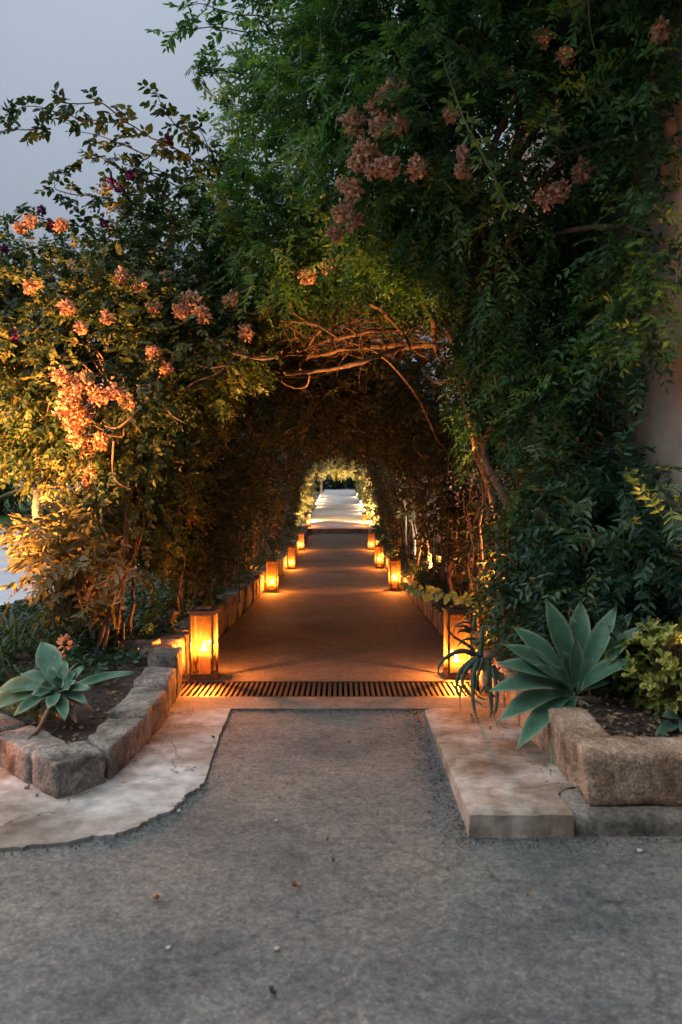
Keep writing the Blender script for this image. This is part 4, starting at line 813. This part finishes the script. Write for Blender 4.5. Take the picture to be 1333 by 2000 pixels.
o_, a__, t_, cps = clumps([((1.88, 4.42, .53), (.3, .27, .27))], 90, 4, .03, .5); ok = (o_[:, 2] > .33) & (o_[:, 0] < 2.05)
keep(foliage('inner_leaves', M['jade'], js, o_[ok], a__[ok]+np.array([0, 0, .5]), t_[ok], .05, 6, .048, .5, hi=True, clear=False, droop=.0), js)
# dark strap leaves at the planter's front end
sp = thing('strap_plant', 'dark strap leaved plant at the end of the sandstone planter', 'plant', (1.72, 4.1, .3))
for px, py in [(1275,1445),(1290,1400),(1330,1430),(1380,1440),(1400,1390),(1350,1480)]: blade_part(sp, at(1345, 1420, 4.1), at(px, py, 3.95+random.uniform(-.1, .1)), (0, -.4, 1), .07, mat=M['aloe'], sag=.15)

# ------------------------------------------------------------------ low planting in the open-side bed
def tuft(name, label, cat, x, y_, n_, L, w, mat, group=None, spread=.6, tint=.4):
    z = bed_left(x, y_); t = thing(name, label, cat, (x, y_, z), 0, group)
    b_ = np.array([x, y_, z-.02]) + rng.normal(0, .07, (n_, 3))*np.array([1, 1, 0]); d = rng.normal(0, spread, (n_, 3)); d[:, 2] = 1
    l = rng.uniform(.5, 1.1, n_)*L; d = norm(d); V = []; T = []; ti = []; K = 6
    s = norm(np.cross(d, np.array([0, 0, 1.])+rng.normal(0, .1, (n_, 3)))); dh = d*np.array([1, 1, 0])
    pts = []
    for i in range(K+1):
        u = i/K; c = b_ + d*(l*u)[:, None] + dh*(l*.5*u*u)[:, None]; c[:, 2] -= l*.45*u**2.5; ww = w*(1-u**2)*.5+.001
        pts += [c-s*ww, c+s*ww]
    Vv = np.stack(pts, 1).reshape(-1, 3); k = 2*(K+1); tri = []
    for i in range(K): tri += [(2*i, 2*i+1, 2*i+3), (2*i, 2*i+3, 2*i+2)]
    Tt = (np.arange(n_)[:, None, None]*k+np.array(tri)[None]).reshape(-1, 3)
    o = link(bpy.data.objects.new('blades', mesh_from('blades', Vv, Tt, np.repeat(np.clip(rng.normal(tint, .2, n_), 0, 1), k), mat)), t); keep(o, t); o['kind'] = 'stuff'; return t
i = 0
for x, y_, n_, L in [(-2.6,6.0,26,.6),(-2.35,5.6,20,.5),(-2.75,6.6,24,.75),(-2.3,6.4,20,.5),(-3.0,7.0,24,.8),(-2.1,6.9,20,.45),(-2.5,7.3,22,.7),(-1.9,7.4,22,.4),(-2.9,5.7,24,.6),(-3.2,6.2,24,.7),(-1.75,8.2,26,.4),(-1.7,9.2,26,.4),(-1.72,10.5,26,.45),(-2.0,5.5,14,.3)]:
    tuft('strap_leaf_tuft', 'tuft of narrow green strap leaves under the bougainvillea', 'plant', x, y_, n_, L, .022, M['leaf_grass'], 'strap leaf tufts in the bougainvillea bed')
gcv = thing('ground_cover', 'low green ground cover spreading beneath the bougainvillea', 'ground cover', (-2.2, 6.5, .2)); gcv['kind'] = 'stuff'
n_ = 1700; x = rng.uniform(-4.2, -1.5, n_); y_ = 4.7+rng.random(n_)**1.2*8; ok = np.array([in_bed_left(a, b-.15) and mnoise.noise(Vector((a*1.3, b*1.3, 5))) > (.0 if b < 6 else -.25) and not (a > -1.6 and b < 6) for a, b in zip(x, y_)])
x, y_ = x[ok], y_[ok]; o_ = np.stack([x, y_, [bed_left(a, b) for a, b in zip(x, y_)]], 1); a__ = rng.normal(0, .6, o_.shape); a__[:, 2] = .9
keep(foliage('foliage', M['leaf_shrub'], gcv, o_, a__, rng.normal(.55, .15, len(o_)), .16, 7, .05, .5, hi=True, clear=False), gcv)
n2 = 520; y_ = rng.uniform(7.5, 32, n2); o_ = np.stack([rng.uniform(-1.95, -1.55, n2), y_, np.interp(y_, GY, GZ)+.24], 1); a__ = rng.normal(0, .5, (n2, 3)); a__[:, 2] = .9
gc2 = thing('ground_cover', 'green undergrowth along the top of the low stone wall inside the tunnel', 'ground cover', (-1.8, 15, .25)); gc2['kind'] = 'stuff'
keep(foliage('foliage', M['leaf_boug'], gc2, o_, a__, rng.normal(.6, .15, n2), .3, 9, .07, .45, clear=False), gc2)
y_ = rng.uniform(8.0, 32, n2); o_ = np.stack([rng.uniform(1.25, 1.6, n2), y_, np.interp(y_, GY, GZ)+.2], 1); a__ = rng.normal(0, .5, (n2, 3)); a__[:, 2] = .8
gc3 = thing('ground_cover', 'dark undergrowth spilling over the house-side kerb inside the tunnel', 'ground cover', (1.4, 15, .2)); gc3['kind'] = 'stuff'
keep(foliage('foliage', M['leaf_shrub'], gc3, o_, a__, rng.normal(.4, .15, n2), .34, 9, .08, .35, clear=False), gc3)
# orange bloom, stakes, loose stone
fs = thing('orange_flower', 'single orange flower on a thin stalk beside the small agave', 'flower', at(126, 1305, 5.2))
n_ = 26; dr = norm(rng.normal(0, 1, (n_, 3))); c = np.array(at(126, 1262, 5.2)); V, T, ti = leaves(c+dr*.03*np.array([.6, .6, 1.6]), dr, rng.normal(0, 1, (n_, 3)), np.full(n_, .04), np.full(n_, .03), rng.random(n_), True)
keep(link(bpy.data.objects.new('petals', mesh_from('petals', V, T, ti, M['dry_flower'])), fs), fs); p = at(126, 1262, 5.2); keep(MB().tube([(p.x, p.y, bed_left(p.x, p.y)-.02), tuple(p)], .005, 5).build('stalk', M['green_stem'], fs), fs)
for px, top, d_, lb in [(468,1085,10.5,'thin dark metal stake standing in the bed beside the tunnel undergrowth'), (242,1215,6.5,'thin dark metal stake standing among the bougainvillea stems')]:
    p = at(px, top, d_); z = bed_left(p.x, p.y); sk = MB().tube([(p.x, p.y, z-.05), (p.x, p.y, p.z)], .009, 8).box(p.x-.012, p.x+.012, p.y-.012, p.y+.012, p.z, p.z+.006).build('garden_stake', M['steel']); tag(sk, lb, 'stake')
p = at(277, 1283, 6.6); tag(rough_block([(p.x-.16, p.y-.08), (p.x+.12, p.y-.08), (p.x+.14, p.y+.09), (p.x-.14, p.y+.1)], .2, .34, 77, amp=.02).build('loose_stone', M['stone'], smooth=True), 'loose grey stone lying on the bed behind the wall near the stake', 'stone')

# ------------------------------------------------------------------ beyond: hedges, posts, small lights, trees, palm
def bush(name, label, cat, ells, n_, per, mat, L, ll, group=None, stem=True, K=7, tint=0, loc=None):
    c = ells[0][0]; t = thing(name, label, cat, loc or (c[0], c[1], g(c[1])), 0, group); o, a, ti, cps = clumps(ells, n_, per, L*.5, .5)
    ok = ~((np.abs(o[:, 0]+.1) < 1.42) & (o[:, 2] < np.interp(o[:, 1], GY, GZ)+2.45) & (o[:, 1] < 74)); keep(foliage('crown', mat, t, o[ok], a[ok], ti[ok]+tint, L, K, ll, .5, clear=False), t)
    if stem:
        m = MB(); zb = g(c[1])
        for e in ells: limb(m, (c[0]+random.gauss(0, .1), c[1]+random.gauss(0, .1), zb-.05), e[0], .05*max(1, e[1][2]), .03, .08, 5, 7)
        for i in rng.choice(len(cps), min(40, len(cps)), replace=False): p = Vector(cps[i]); e = min(ells, key=lambda e: (Vector(e[0])-p).length); limb(m, e[0], p, .025, .008, .12, 4, 4)
        keep(m.build('trunk', M['dark_bark'], t, True), t)
    return t
for k, (y_, lb) in enumerate([(37, 'pale lit hedge bush just past the step, house side'), (44, 'pale lit hedge bush second past the step, house side'), (52, 'pale lit hedge bush third past the step, house side'), (62, 'pale lit hedge bush by the far end of the path, house side')]):
    bush('hedge_bush', lb, 'bush', [((2.5-.05*k, y_, g(y_)+1.3), (1.25, 4.0, 1.5)), ((1.1, y_+1.5, g(y_)+2.9), (1.3, 3.5, .6))], 420, 6, M['leaf_gold'], .3, .13, 'hedge bushes past the step')
for k, (y_, lb) in enumerate([(38, 'lit hedge bush just past the step, opposite the house side'), (47, 'lit hedge bush beside the gate posts')]):
    bush('hedge_bush', lb, 'bush', [((-2.9, y_, g(y_)+1.3), (1.25, 4.0, 1.5)), ((-1.3, y_+1, g(y_)+2.9), (1.2, 3.5, .5))], 380, 6, M['leaf_gold'], .3, .13, 'hedge bushes past the step')
def post(px, py_top, d_, wpx, label, mat):
    p = at(px, py_top, d_); w = wpx/F*d_/2; zb = g(d_)-.05
    t = thing('gate_post', label, 'post', (p.x, d_, zb), 0, 'gate posts at the far end'); MB().box(-w, w, -w, w, 0, p.z-zb-.12).build('shaft', mat, t); MB().box(-w-.04, w+.04, -w-.04, w+.04, p.z-zb-.118, p.z-zb).build('cap', mat, t)
post(607, 935, 52, 10, 'reddish stone gate post beside the path near its far end', M['sandstone']); post(628, 936, 60, 5, 'slim lit stone gate post at the far end of the path', M['slab'])
k = 0
for px, py in [(610,973),(609,978),(608,983),(607,989),(616,1014),(629,968),(681,970),(681,985),(682,990),(684,995),(686,1002)]:
    lo_, hi_ = 34.5, 75.0                                  # meet the rising path surface
    for _ in range(40):
        md = (lo_+hi_)/2; p = at(px, py, md)
        if p.z > g(md)+.2+.03: lo_ = md
        else: hi_ = md
    p = at(px, py, md); p.z = g(md)+.2; p.x = (-1.5 if px < 650 else 1.25)
    t = thing('path_light', 'small round path light at the edge of the far path past the step', 'light', p, 0, 'small path lights beyond the step')
    MB().lathe([(.05, 0), (.05, .1), (.03, .11), (.03, .17)], 10).build('post', M['steel'], t, True); MB().lathe([(.028, .17), (.045, .18), (.045, .23), (.02, .25)], 10).build('lamp', M['lens'], t, True); MB().lathe([(.08, .25), (.07, .265), (.01, .285)], 10).build('hood', M['steel'], t, True)
    ld = bpy.data.lights.new('path_lamp', 'POINT'); ld.energy = 30; ld.color = (1, .62, .3); ld.shadow_soft_size = .04; lo = bpy.data.objects.new('path_lamp', ld); link(lo, t); lo.location = ((.12 if px < 650 else -.12), -.05, .2)
for x, y_, h, lb in [(-2.5, 88, 6, 'dark green tree closing the far end of the path'), (2.2, 92, 7, 'taller dark green tree closing the far end of the path, house side'), (-7, 80, 8, 'dark tree behind the gate posts')]:
    bush('broadleaf_tree', lb, 'tree', [((x, y_, g(y_)+h*.55), (2.6, 2.4, h*.5)), ((x+1, y_+1, g(y_)+h*.25), (2.8, 2, h*.28))], 320, 6, M['leaf_far'], .6, .26, 'trees beyond the path')
for x, y_, h, r_, lb in [(-19, 44, 10, 4.2, 'broad green tree beyond the driveway behind the palm'), (-27, 40, 9, 4.5, 'rounded green tree beyond the driveway kerb'), (-11, 50, 9.5, 4.0, 'leafy green tree behind the bougainvillea beyond the driveway'), (-6.5, 42, 5, 2.2, 'low green tree beyond the driveway near the hedge')]:
    bush('broadleaf_tree', lb, 'tree', [((x, y_, g(y_)+h*.6), (r_, r_*.9, h*.42)), ((x+r_*.4, y_-.5, g(y_)+h*.35), (r_*.8, r_*.7, h*.3)), ((x-r_*.4, y_-.8, g(y_)+h*.22), (r_*.8, r_*.6, h*.22))], 520, 6, M['leaf_boug'], .55, .24, 'trees beyond the driveway', tint=.1)
kb = thing('garden_kerb', 'low stone kerb edging the lawn by the palm', 'kerb', (-16, 35, g(35)))
for k in range(16):
    x = -24+k*.96; keep(rough_block([(x, 34.5), (x+.94, 34.5), (x+.94, 34.8), (x, 34.8)], g(34.6)-.1, g(34.6)+.16, k*2.1, n=(4, 3, 3), amp=.02).build('kerb_stone', M['slab'], kb, True), kb)
pm = thing('palm', 'stubby palm with rough lit trunk and cut fronds beyond the driveway', 'palm', (-13.7, 36, g(36)+.1))
MB().tube([(.02*math.sin(i), 0, i*.16) for i in range(11)], [.24+.025*(i % 2)-.004*i for i in range(11)], 12).build('trunk', M['sandstone'], pm, True)
for k in range(11):
    az = k*2.4; el = random.uniform(.25, 1.1); L = random.uniform(1.2, 2.2); pts = [(math.cos(az)*L*t*math.cos(el), math.sin(az)*L*t*math.cos(el), 1.55+L*t*math.sin(el)-.55*L*t*t) for t in np.linspace(0, 1, 8)]
    f_ = MB().tube(pts, [.045*(1-.85*i/7) for i in range(8)], 5).build('frond', M['sandstone'], pm, True)
    o_ = np.array([Vector(pts[2+j//4]).lerp(Vector(pts[3+j//4]), (j % 4)/4) for j in range(18)]); ax = norm(np.array(pts[-1])-np.array(pts[0])); sd = norm(np.cross(ax, [0, 0, 1.]))
    bb = np.concatenate([o_, o_]); dd = np.concatenate([ax*.7+np.tile(sd, (18, 1)), ax*.7-np.tile(sd, (18, 1))]); dd[:, 2] -= .2
    V, T, ti = leaves(bb, dd, np.tile([0, 0, 1.], (36, 1)), np.full(36, .42), np.full(36, .03), rng.random(36)); ob = link(bpy.data.objects.new('leaflets', mesh_from('leaflets', V, T, ti, M['leaf_gold'])), f_); ob['kind'] = 'stuff'

# ------------------------------------------------------------------ fallen leaves and pebbles on the road
FL = [(683,1447,.03,0),(546,1558,.03,1),(587,1731,.042,0),(298,1750,.035,2),(806,1393,.05,2),(873,1698,.02,0),(1030,1748,.022,0),(640,1640,.02,3),(420,1440,.02,3),(740,1590,.016,0),(655,1680,.02,3),(540,1940,.03,3),(48,1540,.03,0),(70,1555,.02,0),(960,1430,.025,2),(925,1402,.03,2)]
LB = ['curled brown fallen leaf', 'small pale green fallen leaf', 'tan fallen leaf', 'tiny dark fallen leaf']
fm_ = [agave_mat('fallen_brown', (.16, .06, .03), (.26, .11, .05), (.35, .2, .12)), agave_mat('fallen_green', (.16, .2, .06), (.22, .26, .08), (.3, .32, .12)), agave_mat('fallen_tan', (.3, .17, .07), (.42, .25, .1), (.5, .33, .17)), agave_mat('fallen_dark', (.03, .022, .018), (.05, .04, .03), (.07, .055, .04))]
for px, py, l, k in FL:
    p = on_ground(px, py, .02); p.z = slz(p.y)+.012 if p.x > .58 and p.y < 5.6 and p.y > 3.42 else .024
    an = random.uniform(0, 6.3); tip = p + Vector((math.cos(an)*l, math.sin(an)*l, l*.25)); V, T, ti = blade(p, tip, (random.gauss(0, .3), random.gauss(0, .3), 1), l*.5, n_=5, m_=4, cup=.6, sag=-.15)
    o = link(bpy.data.objects.new('fallen_leaf', mesh_from('fallen_leaf', V, T, ti, fm_[k]))); tag(o, LB[k] + (' on the slab by the aloe' if p.x > .58 and p.y > 3.42 else ' on the asphalt' if p.x > -.7 or p.y < 3.2 else ' on the concrete apron'), 'leaf', 'fallen leaves on the paving')
for px, py, l in [(540,1605,.012),(329,1855,.014),(541,1857,.016),(470,1425,.012),(380,1505,.014),(345,1515,.016),(1250,1665,.02),(240,1535,.012),(370,1425,.012),(350,1592,.014),(760,1450,.008),(400,1400,.008)]:
    p = on_ground(px, py); z = .016 if p.x < -.72 and p.y > 3.3 else .002
    o = rough_block([(p.x-l*.6, p.y-l*.5), (p.x+l*.5, p.y-l*.6), (p.x+l*.6, p.y+l*.5), (p.x-l*.4, p.y+l*.6)], z, z+l*.6, px, n=(4, 4, 3), amp=.001, p_=4).build('pebble', M['white_paint'], smooth=True); o.data.materials[0] = M['pale_pebble']; tag(o, 'tiny whitish pebble lying on the paving', 'pebble', 'white pebbles on the paving')

def edge_litter(label, pts):
    x, y_, z = np.array(pts).T; n_ = len(x); d = rng.normal(0, 1, (n_, 3)); d[:, 2] *= .25; nn = np.array([0, 0, 1.]) + rng.normal(0, .3, (n_, 3)); l = rng.uniform(.008, .03, n_)
    V, T, ti = leaves(np.stack([x, y_, z], 1), d, nn, l, l*.5, rng.random(n_)); tag(link(bpy.data.objects.new('leaf_litter', mesh_from('leaf_litter', V, T, ti, M['litter']))), label, 'leaf litter', kind='stuff')
edge_litter('small dry leaf bits gathered along the edges of the tunnel path', [((-1.3+abs(random.gauss(0, .12)) if random.random() < .6 else 1.1-abs(random.gauss(0, .12))) if random.random() < .75 else random.uniform(-1.1, .9), y0, g(y0)+.024) for y0 in rng.uniform(6.6, 24, 420)])
edge_litter('small dry leaf bits at the foot of the low stone wall and kerb slab', [(-1.17+abs(random.gauss(0, .06)), random.uniform(4.2, 5.6), .026) for _ in range(70)] + [(random.uniform(-2.2, -1.3), random.uniform(3.3, 3.8), .026) for _ in range(20)] + [(1.08-abs(random.gauss(0, .08)), y0, slz(y0)+.012) for y0 in rng.uniform(3.6, 5.6, 60)] + [(.55-abs(random.gauss(0, .08)), y0, .012) for y0 in rng.uniform(3.3, 5.5, 70)])

for o in bpy.data.objects:
    if o.parent is not None and o.name.split('.')[0] in ('twigs', 'dead_twigs', 'stems'): o['kind'] = 'stuff'

# loose dark grit where the asphalt meets the slab and the apron
def grit(label, pts, mat):
    P = np.array(pts); n_ = len(P); r_ = rng.uniform(.0015, .0055, n_)[:, None]; q = np.array([(1, 0, 0), (-.5, .87, 0), (-.5, -.87, 0), (0, 0, 1.1)])
    V = (P[:, None] + (q[None]+rng.normal(0, .25, (n_, 4, 3)))*r_[:, None]).reshape(-1, 3); T = (np.arange(n_)[:, None, None]*4+np.array([(0, 1, 3), (1, 2, 3), (2, 0, 3)])[None]).reshape(-1, 3)
    tag(link(bpy.data.objects.new('grit', mesh_from('grit', V, T, rng.random(len(V)), mat))), label, 'grit', kind='stuff')
M['grit'] = surf_mat('dark_grit', [(30, [(.3, (.02, .02, .022)), (.7, (.07, .066, .06))], 1)], rough=.95)
gp = [(.55-abs(random.gauss(0, .07)), y0, .004) for y0 in rng.uniform(3.3, 5.6, 900)] + [(x0, 5.61-abs(random.gauss(0, .05)), .004) for x0 in rng.uniform(-.75, .58, 500)] + [(x0, 3.41-abs(random.gauss(0, .07)), .004) for x0 in rng.uniform(.5, 2.6, 500)]
ep = [p for p in jag if p[0] > -2.5]; gp += [(p[0]+abs(random.gauss(0, .04)), p[1]-abs(random.gauss(0, .04))*(p[1] < 3.9), .004) for p in ep for _ in range(7)]
grit('dark loose grit gathered where the asphalt meets the concrete edges', gp, M['grit'])
